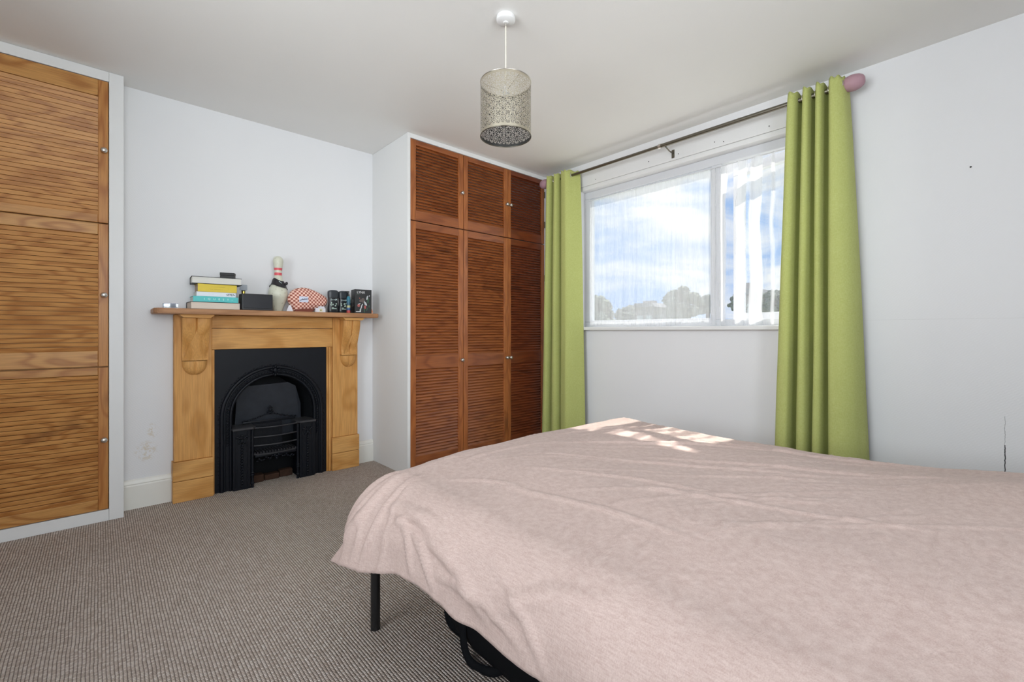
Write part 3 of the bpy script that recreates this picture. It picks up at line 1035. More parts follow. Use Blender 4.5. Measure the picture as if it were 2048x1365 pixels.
# hobs
for (x0, x1, xi0, xi1, sg) in ((0.650, 0.792, 0.655, 0.758, 1), (1.050, 1.180, 1.072, 1.176, -1)):
    bm = nb()
    prism(bm, [(x0, 3.425), (x1 - (0.02 if sg > 0 else 0), 3.425), (x1, 3.452), (x1, 3.60), (x0, 3.60)] if sg > 0 else [(x0 + 0.02, 3.425), (x1, 3.425), (x1, 3.60), (x0, 3.60), (x0, 3.452)], 'Z', 0.396, 0.411)
    bmesh.ops.bevel(bm, geom=bm.edges[:], offset=0.002, segments=1, affect='EDGES')
    hb = obj('hob', bm, plain('worn_hob_iron', (0.05, 0.05, 0.055), 0.4, 0.2, 0.4, 0.3, 30), fi)
    bm = nb()
    box(bm, xi0, xi1, 3.440, 3.60, 0.0, 0.3955, 0.003)
    for e in (xi0 + 0.018, xi1 - 0.018):
        box(bm, e - 0.003, e + 0.003, 3.434, 3.442, 0.02, 0.385, 0.001)
    obj('hob_front', bm, M['iron'], hb)
    xm = (xi0 + xi1) / 2
    bm = nb()
    for k in range(15):
        ell(bm, (xm, 3.436, 0.025 + k * 0.0185), 0.0075, 0.008, 0.0115, Matrix.Rotation(0.65, 3, 'Y'), 1)
    for (dx, dz, rx, rz, ry) in ((0, .325, .010, .018, 0), (-.016, .345, .007, .018, -.8), (.016, .345, .007, .018, .8), (-.013, .315, .006, .014, .7), (.013, .315, .006, .014, -.7), (0, .36, .012, .008, 0), (-.028, .352, .008, .012, .9), (.028, .352, .008, .012, -.9), (0, .298, .006, .010, 0)):
        ell(bm, (xm + dx, 3.434, dz), rx, 0.009, rz, Matrix.Rotation(ry, 3, 'Y'), 1)
    obj('twist_column', bm, M['iron'], hb, smooth=60)
    xs = xi1 + 0.012 if sg > 0 else xi0 - 0.012
    bm = nb()
    tube(bm, [(xs, 3.448, 0.0), (xs, 3.448, 0.39)], 0.009, 10)
    for zz in (0.10, 0.085, 0.03):
        ell(bm, (xs, 3.446, zz), 0.014, 0.012, 0.010, None, 1)
    obj('grate_post', bm, M['iron'], hb, smooth=60)
# grate bars bowed to the front
for zz in (0.398, 0.336, 0.278):
    bm = nb()
    pts = [(0.770 + 0.29 * k / 16, 3.452 - 0.034 * math.sin(PI * k / 16), zz) for k in range(17)]
    tube(bm, pts, 0.0055, 8)
    ell(bm, pts[0], 0.010, 0.010, 0.009)
    ell(bm, pts[-1], 0.009, 0.009, 0.008)
    obj('grate_bar', bm, plain('worn_bar_iron', (0.035, 0.035, 0.04), 0.4, 0.2), fi, smooth=60) if zz > 0.39 else obj('grate_bar', bm, bpy.data.materials['worn_bar_iron'], fi, smooth=60)
bm = nb()
P2 = [(0.770 + 0.29 * k / 16, 3.452 - 0.038 * math.sin(PI * k / 16)) for k in range(17)]
prism(bm, P2 + [(1.06, 3.56), (0.77, 3.56)], 'Z', 0.214, 0.222)
for k in range(15):
    x = 0.785 + k * 0.0185
    box(bm, x - 0.003, x + 0.003, 3.445, 3.55, 0.222, 0.232)
obj('grate_bottom', bm, bpy.data.materials['worn_bar_iron'], fi)
bm = nb()
for k in range(19):
    t = -1 + 2 * k / 18
    x = 0.915 + t * 0.115
    ell(bm, (x, 3.428 + 0.02 * t * t, 0.192 - 0.022 * (abs(t) ** 2) + 0.008 * math.sin(k * 1.9)), 0.011, 0.007, 0.006, Matrix.Rotation(0.8 * math.sin(k * 1.7), 3, 'Y'), 1)
for (dx, dz) in ((0, .0), (-.012, .010), (.012, .010), (0, -.016)):
    ell(bm, (0.915 + dx, 3.424, 0.192 + dz), 0.009, 0.007, 0.011, None, 1)
box(bm, 0.785, 1.045, 3.436, 3.446, 0.198, 0.213, 0.002)
obj('fret_apron', bm, M['iron'], fi, smooth=60)
# ash pit bricks
for i, (x0, x1) in enumerate(((0.775, 0.862), (0.867, 0.965), (0.97, 1.055))):
    obj('hearth_brick', bx(x0, x1, 3.53 + 0.01 * i, 3.60, 0.0, 0.052 - 0.012 * (i % 2), 0.006), M['brick'], fi)

# ================================================================== pendant lamp
PX, PYY = 1.386, 1.566
pd = empty('pendant_lamp', (PX, PYY, H), 'pierced silver drum pendant lamp on a white cord', 'lamp')
bm = nb()
lathe(bm, [(0.042, H - 0.0005), (0.0435, H - 0.012), (0.042, H - 0.020), (0.036, H - 0.024), (0.012, H - 0.026), (0.011, H - 0.030), (0, H - 0.030)], (PX, PYY, 0), 40)
obj('ceiling_rose', bm, M['white_plastic'], pd, smooth=40)
bm = nb()
lathe(bm, [(0.0045, H - 0.030), (0.0055, H - 0.036), (0.0045, H - 0.044), (0, H - 0.045)], (PX, PYY, 0), 14)
obj('cord_grip', bm, M['chrome'], pd, smooth=40)
bm = nb()
tube(bm, [(PX, PYY, H - 0.044), (PX, PYY, 2.18)], 0.0032, 8)
obj('cord', bm, plain('cream_flex', (0.75, 0.7, 0.6), 0.5), pd, smooth=60)
SR, SZ0, SZ1 = 0.116, 1.948, 2.196
nu, nv = 510, 170
tilepx = 17        # tiles round the drum
def solid(u, v):
    """u in [0,tilepx) tiles, v tiles: True where metal"""
    x = (u % 1.0) - 0.5
    y = (v % 1.0) - 0.5
    r = math.hypot(x, y)
    a = math.atan2(y, x)
    if r < 0.07: return False
    if 0.13 < r < 0.19: return abs(math.sin(4 * a)) < 0.30
    if 0.26 < r < 0.345: return math.cos(8 * a) > 0.40
    if 0.42 < r < 0.475: return abs(math.cos(4 * a)) < 0.45
    dx, dy = 0.5 - abs(x), 0.5 - abs(y)
    q = math.hypot(dx, dy)
    if q < 0.07: return False
    if 0.13 < q < 0.20: return abs(math.sin(2 * math.atan2(dy, dx))) < 0.25
    return True
tv = (SZ1 - SZ0 - 0.03) / (2 * PI * SR / tilepx)
bm = nb()
ring = []
for j in range(nv + 1):
    z = SZ0 + (SZ1 - SZ0) * j / nv
    ring.append([bm.verts.new((PX + SR * math.cos(2 * PI * i / nu), PYY + SR * math.sin(2 * PI * i / nu), z)) for i in range(nu)])
for j in range(nv):
    for i in range(nu):
        zz = (SZ1 - SZ0) * (j + 0.5) / nv
        if 0.013 < zz < (SZ1 - SZ0) - 0.013:
            if not solid((i + 0.5) / nu * tilepx, (zz - 0.015) / (2 * PI * SR / tilepx)):
                continue
        f = bm.faces.new((ring[j][i], ring[j][(i + 1) % nu], ring[j + 1][(i + 1) % nu], ring[j + 1][i]))
        f.smooth = True
bmesh.ops.delete(bm, geom=[v for v in bm.verts if not v.link_faces], context='VERTS')
def shade_mat():
    m = N('pierced_silver')
    outer = m.bsdf((0.64, 0.59, 0.48), 0.24, 1.0)
    inner_ = m.bsdf((0.035, 0.034, 0.032), 0.5, 0.0)
    bf = m.n('NewGeometry').outputs['Backfacing']
    return m.done(m.n('MixShader', Fac=bf, i1=outer, i2=inner_).outputs[0])
me = bpy.data.meshes.new('shade')
bm.to_mesh(me); bm.free()
sh = obj('shade', me, shade_mat(), pd)
for zz in (SZ0, SZ1):
    bm = nb()
    tube(bm, [(PX + SR * math.cos(2 * PI * k / 72), PYY + SR * math.sin(2 * PI * k / 72), zz) for k in range(73)], 0.0022, 8, False)
    obj('rim', bm, M['rodm'] if zz == SZ0 else M['chrome'], sh, smooth=60)
bm = nb()
for k in range(3):
    a = 2 * PI * k / 3 + 0.4
    tube(bm, [(PX + 0.016 * math.cos(a), PYY + 0.016 * math.sin(a), 2.16), (PX + 0.07 * math.cos(a), PYY + 0.07 * math.sin(a), 2.178), (PX + SR * math.cos(a), PYY + SR * math.sin(a), 2.192)], 0.0018, 6)
obj('spider', bm, M['chrome'], pd)
bm = nb()
lathe(bm, [(0.004, 2.185), (0.012, 2.178), (0.015, 2.165), (0.015, 2.140), (0.012, 2.136), (0, 2.136)], (PX, PYY, 0), 20)
obj('lamp_holder', bm, M['white_plastic'], pd, smooth=40)

# ================================================================== curtain pole and curtains
RX, RZ = 2.99, 2.385
cp = empty('curtain_pole', (RX, 1.7, RZ), 'steel curtain pole with dusty pink egg finials above the window', 'curtain pole')
bm = nb()
tube(bm, [(RX, 2.80, RZ), (RX, 1.70, RZ)], 0.0115, 16)
obj('pole', bm, M['rodm'], cp, smooth=60)
bm = nb()
tube(bm, [(RX, 1.70, RZ), (RX, 0.63, RZ)], 0.0135, 16)
obj('pole', bm, M['rodm'], cp, smooth=60)
bm = nb()
tube(bm, [(RX, 1.165, RZ), (RX, 1.16, RZ)], 0.0142, 16)
obj('pole_collar', bm, M['rodm'], cp, smooth=60)
bm = nb()
tube(bm, [(RX, 1.715, RZ), (RX, 1.695, RZ)], 0.0165, 16)
obj('pole_collar', bm, M['chrome'], cp, smooth=60)
for yb_, vis in ((1.66, 1), (2.70, 0), (0.66, 0)):
    bm = nb()
    box(bm, XW - 0.017, XW - 0.0125, yb_ - 0.011, yb_ + 0.011, 2.315, 2.375, 0.002)
    tube(bm, [(XW - 0.014, yb_, 2.35), (RX + 0.05, yb_, 2.352), (RX, yb_, RZ - 0.0165)], 0.005, 8)
    obj('bracket', bm, M['rodm'], cp)
egg = [(0, -0.052), (0.016, -0.050), (0.028, -0.043), (0.037, -0.028), (0.042, -0.008), (0.042, 0.010), (0.038, 0.028), (0.030, 0.042), (0.018, 0.052), (0.008, 0.056), (0, 0.057)]
for (yc, sg) in ((0.572, 1), (2.842, -1)):
    bm = nb()
    lathe(bm, [(r * 1.0, h * sg) for r, h in (egg if sg > 0 else egg)], (RX, yc, RZ), 32, 'Y')
    obj('finial', bm, M['pink'], cp, smooth=80)


def curtain(name, ctrl_top, ctrl_bot, ztop, zbot, label, eyelets):
    """ctrl: list of (y, x) plan points; blended from top to bottom"""
    def spline(pts, n):
        pts = [V((a, b, 0)) for a, b in pts]
        res = []
        m = len(pts) - 1
        for i in range(n):
            t = i / (n - 1) * m
            k = min(int(t), m - 1)
            f = t - k
            p0, p1, p2, p3 = pts[max(k - 1, 0)], pts[k], pts[k + 1], pts[min(k + 2, m)]
            res.append(0.5 * ((2 * p1) + (-p0 + p2) * f + (2 * p0 - 5 * p1 + 4 * p2 - p3) * f * f + (-p0 + 3 * p1 - 3 * p2 + p3) * f ** 3))
        return np.array([(p.x, p.y) for p in res])
    nu = 20 * (len(ctrl_top) - 1) + 1
    A, B = spline(ctrl_top, nu), spline(ctrl_bot, nu)
    nv = 110
    P = np.zeros((nu, nv, 3))
    for j in range(nv):
        t = j / (nv - 1)
        z = ztop + (zbot - ztop) * t
        w = t ** 0.8
        C = A * (1 - w) + B * w
        for i in range(nu):
            y, x = C[i]
            x += 0.005 * mnoise.noise(V((i * 0.05, t * 4, 3.1))) * (0.3 + t)
            y += 0.006 * mnoise.noise(V((i * 0.04, t * 3, 9.7))) * (0.2 + t)
            P[i, j] = (x, y, z + (0.006 * math.sin(i * 0.31) if j == 0 else 0))
    c = obj(name, gridmesh(name, P), M['curtain'])
    md = c.modifiers.new('thickness', 'SOLIDIFY')
    md.thickness = 0.002
    tag(c, label, 'curtain', 'green eyelet curtains at the window')
    for (ye, xe, rot) in eyelets:
        bm = nb()
        R_ = Matrix.Rotation(rot, 3, 'Z')
        tube(bm, [V((xe, ye, RZ)) + R_ @ V((0.021 * math.cos(2 * PI * k / 28), 0, 0.021 * math.sin(2 * PI * k / 28))) for k in range(29)], 0.0035, 6, False)
        obj('eyelet', bm, M['chrome'], c, smooth=60)
    return c


# right curtain: five narrow folds, then one broad face turned to the room
rt = [(0.885, 3.03), (0.868, 2.945), (0.835, 2.955), (0.820, 3.035), (0.806, 3.035), (0.795, 2.945), (0.770, 2.945), (0.756, 3.03), (0.742, 3.03), (0.732, 2.945), (0.708, 2.945), (0.694, 3.03), (0.680, 3.025), (0.668, 2.935), (0.640, 2.930), (0.615, 2.955), (0.606, 3.0), (0.604, 3.04)]
rb = [(0.950, 3.02), (0.935, 2.92), (0.880, 2.91), (0.852, 3.01), (0.838, 3.02), (0.825, 2.92), (0.788, 2.915), (0.764, 3.00), (0.752, 3.00), (0.742, 2.92), (0.712, 2.92), (0.690, 3.00), (0.672, 3.00), (0.660, 2.90), (0.610, 2.89), (0.548, 2.925), (0.512, 2.99), (0.505, 3.05)]
curtain('curtain', rt, rb, 2.425, 0.03, 'broad lime green curtain gathered at the right side of the window', [(0.626, 2.962, 0.95), (0.674, 2.985, -0.3), (0.737, 2.985, -0.3), (0.800, 2.985, -0.3)])
lt = [(2.790, 3.04), (2.775, 2.945), (2.745, 2.945), (2.728, 3.035), (2.712, 3.035), (2.697, 2.95), (2.665, 2.945), (2.645, 3.03), (2.630, 3.035), (2.612, 2.95), (2.570, 2.935), (2.545, 2.945), (2.515, 3.02), (2.495, 3.06)]
lb = [(2.830, 3.05), (2.815, 2.93), (2.770, 2.92), (2.740, 3.02), (2.722, 3.02), (2.700, 2.92), (2.650, 2.91), (2.620, 3.00), (2.604, 3.00), (2.585, 2.92), (2.540, 2.90), (2.500, 2.91), (2.455, 2.99), (2.425, 3.05)]
curtain('curtain', lt, lb, 2.425, 0.03, 'narrow lime green curtain gathered beside the corner wardrobe', [(2.531, 2.985, 0.5), (2.62, 2.99, 0.3), (2.72, 2.99, -0.3)])

# ================================================================== bed
bed = empty('bed_frame', (1.50, 0.52, 0), 'black metal double bed frame with slim round legs', 'bed')
LX0, LX1, LY0, LY1 = 0.727, 2.235, -0.47, 1.518
for lx in (LX0, LX1):
    for ly in (LY0, 0.5, LY1):
        bm = nb()
        tube(bm, [(lx, ly, 0.0), (lx, ly, 0.345)], 0.0165, 16)
        obj('leg', bm, M['black'], bed, smooth=60)
bm = nb()
box(bm, LX0 - 0.014, LX0 + 0.014, LY0 + 0.018, LY1 - 0.018, 0.295, 0.335, 0.003)
obj('side_rail', bm, M['black'], bed)
bm = nb()
box(bm, LX1 - 0.014, LX1 + 0.014, LY0 + 0.018, LY1 - 0.018, 0.295, 0.335, 0.003)
obj('side_rail', bm, M['black'], bed)
for ly in (LY0, LY1):
    obj('end_rail', bx(LX0 + 0.0165, LX1 - 0.0165, ly - 0.014, ly + 0.014, 0.295, 0.335, 0.003), M['black'], bed)
for k in range(12):
    yy = LY0 + 0.10 + k * (LY1 - LY0 - 0.2) / 11
    obj('slat', bx(LX0 + 0.015, LX1 - 0.015, yy - 0.03, yy + 0.03, 0.318, 0.334, 0.002), M['black'], bed)
mt = obj('mattress', bx(LX0 + 0.03, LX1 - 0.03, LY0 + 0.0, LY1 - 0.03, 0.346, 0.498, 0.035, 3), M['mattress'])
tag(mt, 'pale mattress lying on the black bed frame under the duvet', 'mattress')

# duvet: one cloth draped over the mattress
DX0, DX1, DY1 = 0.815, 2.185, 1.465
a0, a1, b0, b1 = DX0 - 0.275, DX1 + 0.285, -0.50, DY1 + 0.245
st = 0.0075
na, nb_ = int((a1 - a0) / st), int((b1 - b0) / st)
aa = np.linspace(a0, a1, na)
bb = np.linspace(b0, b1, nb_)
A, B = np.meshgrid(aa, bb, indexing='ij')
ox = np.where(A < DX0, A - DX0, np.where(A > DX1, A - DX1, 0.0))
oy = np.where(B > DY1, B - DY1, 0.0)
o_ = np.hypot(ox, oy)
o_ = np.where(o_ > 0.275, 0.275 + (o_ - 0.275) * 0.55, o_)      # rounded cloth corner
raw = np.hypot(ox, oy)
r_ = 0.145
q = o_ / r_
arc = q < PI / 2
tilt = 0.16 + 0.25 * np.clip(np.minimum(np.abs(ox), oy) / 0.2, 0, 1)
ext = np.maximum(o_ - r_ * PI / 2, 0)
g = np.where(arc, r_ * np.sin(np.minimum(q, PI / 2)), r_ + ext * np.sin(tilt))
h = np.where(arc, r_ * (1 - np.cos(np.minimum(q, PI / 2))), r_ + ext * np.cos(tilt))
dn = np.where(raw > 1e-9, raw, 1)
X = np.clip(A, DX0, DX1) + g * ox / dn
Y = np.minimum(B, DY1) + g * oy / dn
# puffed top, dished towards the edges and rising to the head
ex = np.clip(np.minimum(A - DX0, DX1 - A) / 0.35, 0, 1)
ey = np.clip((DY1 - B) / 0.30, 0, 1)
sm = lambda t: t * t * (3 - 2 * t)
Zt = 0.540 + 0.030 * sm(ex) * (0.55 + 0.45 * sm(ey)) + 0.012 * sm(np.clip((A - 1.0) / 1.0, 0, 1)) * (1 - sm(ey)) \
    + 0.075 * sm(np.clip((0.42 - B) / 0.75, 0, 1)) * (0.35 + 0.65 * sm(np.clip((A - 0.9) / 0.9, 0, 1)))
Z = Zt - h
rng = np.random.RandomState(5)
def ndn(fx, fy, seed, rot=0.0):
    c, s = math.cos(rot), math.sin(rot)
    U = (A * c + B * s) * fx
    Vv = (-A * s + B * c) * fy
    out = np.empty(A.shape)
    f = mnoise.noise
    ul, vl = U.ravel(), Vv.ravel()
    return np.fromiter((f((ul[i], vl[i], seed)) for i in range(ul.size)), float, ul.size).reshape(A.shape)
soft = ndn(3.0, 3.0, 1.3)
long1 = ndn(1.6, 7.0, 4.4, 0.28)
fine = ndn(4.0, 17.0, 7.9, 0.35)
Z += 0.009 * soft + 0.004 * long1
ridge = np.clip(1 - np.abs(fine) * 7, 0, 1) ** 2
Z += 0.0028 * ridge * np.clip(soft + 0.7, 0, 1)
# individual creases: (a, b) start -> end, height, width
fan = []
rr_ = random.Random(21)
for k in range(26):
    pa, pb = rr_.uniform(0.95, 1.95), rr_.uniform(0.45, 1.40)
    ln, an = rr_.uniform(0.35, 0.85), rr_.uniform(-1.05, -0.65)
    fan.append(((pa, pb), (pa + ln * math.cos(an), pb + ln * math.sin(an)), rr_.uniform(.0012, .0026), rr_.uniform(.007, .009)))
for (p, qq, hh, ww) in tuple(fan) + (((1.45, 1.30), (2.15, 0.55), .006, .010), ((1.25, 1.25), (1.75, 0.40), .005, .009), ((1.75, 1.35), (2.20, 0.95), .005, .010),
                        ((1.10, 1.15), (1.35, 0.55), .004, .008), ((1.55, 0.95), (1.95, 0.10), .005, .010), ((1.2, 0.8), (1.4, 0.1), .004, .010),
                        ((1.6, 1.42), (2.1, 1.22), .006, .012), ((1.0, 1.40), (1.5, 1.30), .004, .010), ((1.9, 1.1), (2.2, .2), .006, .012),
                        ((0.70, 1.35), (0.64, 0.98), .012, .014), ((0.66, 1.10), (0.58, 0.82), .012, .014), ((0.62, 1.30), (0.70, 1.12), .010, .012),
                        ((0.80, 1.45), (0.58, 1.50), .014, .018), ((0.80, 1.50), (0.62, 1.66), .012, .016), ((0.84, 1.40), (0.55, 1.385), .010, .009), ((0.78, 1.36), (0.54, 1.30), .007, .008), ((0.70, 1.33), (0.56, 1.12), .009, .009), ((0.66, 1.20), (0.55, 1.02), .009, .009), ((0.72, 1.18), (0.60, 0.92), .006, .008), ((0.60, 1.02), (0.58, 0.70), .008, .009), ((0.70, 0.86), (0.56, 0.62), .007, .009), ((0.78, 1.46), (0.60, 1.58), .010, .009), ((0.66, 1.47), (0.56, 1.43), .009, .008), ((0.88, 1.30), (0.98, 1.02), .004, .009), ((0.95, 1.1), (1.02, 0.5), .004, .010), ((0.60, 0.80), (0.72, 0.52), .012, .020)):
    p, qq = np.array(p), np.array(qq)
    d = qq - p
    L2 = (d ** 2).sum()
    t = np.clip(((A - p[0]) * d[0] + (B - p[1]) * d[1]) / L2, 0, 1)
    bow = 0.03 * np.sin(t * PI)
    dist = np.hypot(A - p[0] - t * d[0] + bow * d[1] / math.sqrt(L2), B - p[1] - t * d[1] - bow * d[0] / math.sqrt(L2))
    k = 1.5 * hh * np.exp(-(dist / ww) ** 2) * np.sin(np.clip(t, 0.02, 0.98) * PI) ** 0.5
    side = np.clip(o_ / 0.2, 0, 1)
    Z += k * (1 - side)
    X += k * side * np.sign(ox) * 1.0
    Y += k * side * np.sign(oy) * 1.0
# hanging folds along the hem
drop = sm(np.clip((o_ - 0.08) / 0.2, 0, 1))
wv = ndn(5.0, 5.0, 12.5)
wv2 = ndn(11.0, 11.0, 3.7)
X += np.sign(ox) * drop * (0.017 * wv + 0.013 * wv2) * (np.abs(ox) > 0)
Y += np.sign(oy) * drop * (0.017 * wv + 0.013 * wv2) * (oy > 0)
Z += drop * 0.012 * ndn(7, 7, 8.8)
# the free corner flares out and hangs lower
flare = sm(np.clip((B - 1.10) / 0.42, 0, 1)) * np.clip(-ox / 0.275, 0, 1) ** 1.6
X -= 0.070 * flare
Y += 0.03 * flare * np.clip(oy / 0.2, 0, 1)
Z -= 0.075 * flare
P = np.stack([X, Y, Z], 2)
dv = obj('duvet', gridmesh('duvet', P[::-1]), M['duvet'])
md = dv.modifiers.new('thickness', 'SOLIDIFY')
md.thickness = 0.010
md.offset = -1
tag(dv, 'blush pink linen duvet draped over the double bed', 'duvet')

# black bag lying under the bed
bg_ = empty('holdall_bag', (0.96, 1.05, 0), 'slumped black fabric bag on the carpet under the bed', 'bag')
bm = nb()
bmesh.ops.create_icosphere(bm, subdivisions=4, radius=1.0)
for v in bm.verts:
    c = v.co.copy()
    e = 0.55
    s = V([math.copysign(abs(k) ** e, k) for k in c])
    nzv = mnoise.noise(c * 2.3 + V((3, 1, 7))) * 0.10 + mnoise.noise(c * 5.5) * 0.05
    s = s * (1 + nzv)
    v.co = V((1.00 + s.x * 0.118, 1.00 + s.y * 0.34, max(0.001, 0.118 + s.z * 0.122)))
obj('bag_body', bm, M['black_cloth'], bg_, smooth=50)
bm = nb()
pts = [(0.935, 1.24, 0.17), (0.895, 1.225, 0.12), (0.872, 1.19, 0.05), (0.868, 1.15, 0.012), (0.880, 1.09, 0.010), (0.895, 1.04, 0.03), (0.91, 1.0, 0.09), (0.93, 0.97, 0.15)]
tube(bm, smooth_path(pts), 0.013, 8, True, (0.35, 1.0))
obj('strap', bm, M['black_cloth'], bg_, smooth=60)
bm = nb()
pts = [(0.94, 1.36, 0.16), (0.915, 1.345, 0.10), (0.91, 1.325, 0.04), (0.925, 1.29, 0.012), (0.94, 1.24, 0.02), (0.945, 1.2, 0.08)]
tube(bm, smooth_path(pts), 0.014, 8, True, (0.35, 1.0))
obj('strap', bm, M['black_cloth'], bg_, smooth=60)

# ================================================================== things on the mantel shelf
ST = 1.190   # shelf top


def book(name, x0, x1, y0, y1, z0, z1, cover, pages, label, spine_front, rz=0.0, th=0.0028):
    xc, yc = (x0 + x1) / 2, (y0 + y1) / 2
    R = Matrix.Translation(V((xc, yc, 0))) @ Matrix.Rotation(rz, 4, 'Z') @ Matrix.Translation(V((-xc, -yc, 0)))
    e = empty(name, (xc, yc, z0), label, 'book')
    bm = nb()
    box(bm, x0, x1, y0, y1, z0, z0 + th, 0.0006, 1, R)
    box(bm, x0, x1, y0, y1, z1 - th, z1, 0.0006, 1, R)
    if spine_front:
        box(bm, x0, x1, y0, y0 + th, z0 + th * 0.9, z1 - th * 0.9, 0.0, 1, R)
    else:
        box(bm, x0, x1, y1 - th, y1, z0 + th * 0.9, z1 - th * 0.9, 0.0, 1, R)
    obj('cover', bm, cover, e)
    bm = nb()
    if spine_front:
        box(bm, x0 + 0.003, x1 - 0.003, y0 + th, y1 - 0.004, z0 + th, z1 - th, 0, 1, R)
    else:
        box(bm, x0 + 0.004, x1 - 0.004, y0 + 0.004, y1 - th, z0 + th, z1 - th, 0, 1, R)
    obj('pages', bm, pages, e)
    return e, R


def pages_mat(name, c):
    m = N(name)
    p = m.pos()
    sx = m.n('SeparateXYZ', Vector=p)
    l = m.noise(m.mapv(p, (4, 4, 700)), 2.0, 2)
    return m.done(m.bsdf(m.mix(l, tuple(k * 0.78 for k in c), c), 0.85, 0, 0.2))


pg_cream = pages_mat('cream_pages', srgb(236, 222, 208))
pg_white = pages_mat('white_pages', srgb(232, 231, 224))
cv_black = plain('black_book_cloth', (0.012, 0.012, 0.014), 0.5)
cv_teal = plain('teal_cover', srgb(86, 196, 196), 0.4, 0, 0.4, 0.05, 60)
cv_white = plain('white_cover', srgb(226, 232, 240), 0.4, 0, 0.4, 0.03)
cv_yellow = plain('yellow_cover', srgb(222, 196, 58), 0.42, 0, 0.4, 0.06, 50)
mt_white_ink = plain('white_ink', srgb(222, 244, 244), 0.5)
mt_black_ink = plain('black_ink', (0.015, 0.018, 0.022), 0.5)
mt_gold_ink = plain('ochre_ink', srgb(176, 142, 40), 0.5)

b1_, R = book('book', 0.412, 0.679, 3.345, 3.50, ST + 0.0005, 1.2355, cv_black, pg_cream, 'thick black covered book with cream page edges, lowest of the stack', False, 0.02)
b2_, R = book('book', 0.428, 0.668, 3.352, 3.495, 1.236, 1.2705, cv_teal, pg_white, 'teal paperback with white spaced capitals on the spine', True, 0.0)
me = text_mesh('I  Q  U  E  S  T  -', 0.0165, facing((0.560, 3.3515, 1.2535)), 0.0003, 1.25)
obj('lettering', me, mt_white_ink, b2_)
b3_, R = book('book', 0.446, 0.655, 3.356, 3.49, 1.271, 1.2985, cv_white, pg_white, 'white book with black blots at the right end of its spine', True, 0.0)
bm = nb()
random.seed(3)
for k in range(26):
    ell(bm, (0.605 + k * 0.0017 + random.uniform(-.002, .002), 3.3557, 1.2865 - 0.0001 * k + random.uniform(-.0055, .0045)), random.uniform(.0015, .004), 0.0005, random.uniform(.001, .0026), None, 1)
obj('blot_print', bm, mt_black_ink, b3_)
me = text_mesh('--- -- ------', 0.008, facing((0.520, 3.3555, 1.2860)), 0.0002, 1.0)
obj('lettering', me, plain('pale_grey_ink', srgb(170, 176, 190), 0.5), b3_)
b4_, R = book('book', 0.452, 0.660, 3.354, 3.495, 1.299, 1.3475, cv_yellow, pages_mat('tan_pages', srgb(188, 168, 150)), 'thick yellow paperback in the middle of the book stack', True, 0.0)
me = text_mesh('-----------------', 0.014, facing((0.556, 3.3535, 1.3315)), 0.0002, 1.0)
obj('lettering', me, mt_gold_ink, b4_)
me = text_mesh('---- ----------', 0.014, facing((0.548, 3.3535, 1.3165)), 0.0002, 1.0)
obj('lettering', me, mt_gold_ink, b4_)
b5_, R = book('book', 0.424, 0.690, 3.348, 3.485, 1.348, 1.392, cv_black, pg_white, 'large black covered book with white page edges on top of the stack', False, -0.06)
e = empty('trinket_box', (0.615, 3.40, 1.3925), 'small black cardboard box lying on the top book', 'box')
Rb = Matrix.Translation(V((0.616, 3.385, 0))) @ Matrix.Rotation(-0.35, 4, 'Z')
obj('box_base', bx(-0.038, 0.038, -0.030, 0.030, 1.3925, 1.410, 0.001, 1, Rb), plain('black_card', (0.022, 0.022, 0.024), 0.6), e)
obj('box_lid', bx(-0.039, 0.039, -0.031, 0.031, 1.4105, 1.427, 0.001, 1, Rb), bpy.data.materials['black_card'], e)

# glass dish at the left end
e = empty('glass_ashtray', (0.322, 3.40, ST), 'small square clear glass ashtray at the left shelf end', 'ashtray')
bm = nb()
box(bm, 0.287, 0.357, 3.365, 3.435, ST + 0.0005, ST + 0.008, 0.002)
for a, b, c, d in ((0.287, 0.357, 3.365, 3.373), (0.287, 0.357, 3.427, 3.435), (0.287, 0.295, 3.373, 3.427), (0.349, 0.357, 3.373, 3.427)):
    box(bm, a, b, c, d, ST + 0.008, ST + 0.030, 0.002)
obj('dish', bm, M['clear_glass'], e)
bm = nb()
for a, b, c, d in ((0.287, 0.357, 3.364, 3.366), (0.287, 0.357, 3.434, 3.436), (0.2865, 0.288, 3.366, 3.434), (0.356, 0.3575, 3.366, 3.434)):
    box(bm, a, b, c, d, ST + 0.0295, ST + 0.0315)
obj('rim', bm, plain('dull_pewter', (0.16, 0.16, 0.2), 0.3, 0.6), e)
tag(obj('coin', lathe(nb(), [(0, 0.0003), (0.012, 0.0003), (0.012, 0.0022), (0, 0.0022)], (0.276, 3.41, ST), 20), M['rodm']), 'dull coin lying left of the glass ashtray', 'coin')
tag(obj('plastic_card', bx(0.375, 0.409, 3.35, 3.385, ST + 0.0004, ST + 0.003, 0.0008, 1), M['black']), 'small black card lying left of the lowest book', 'card')

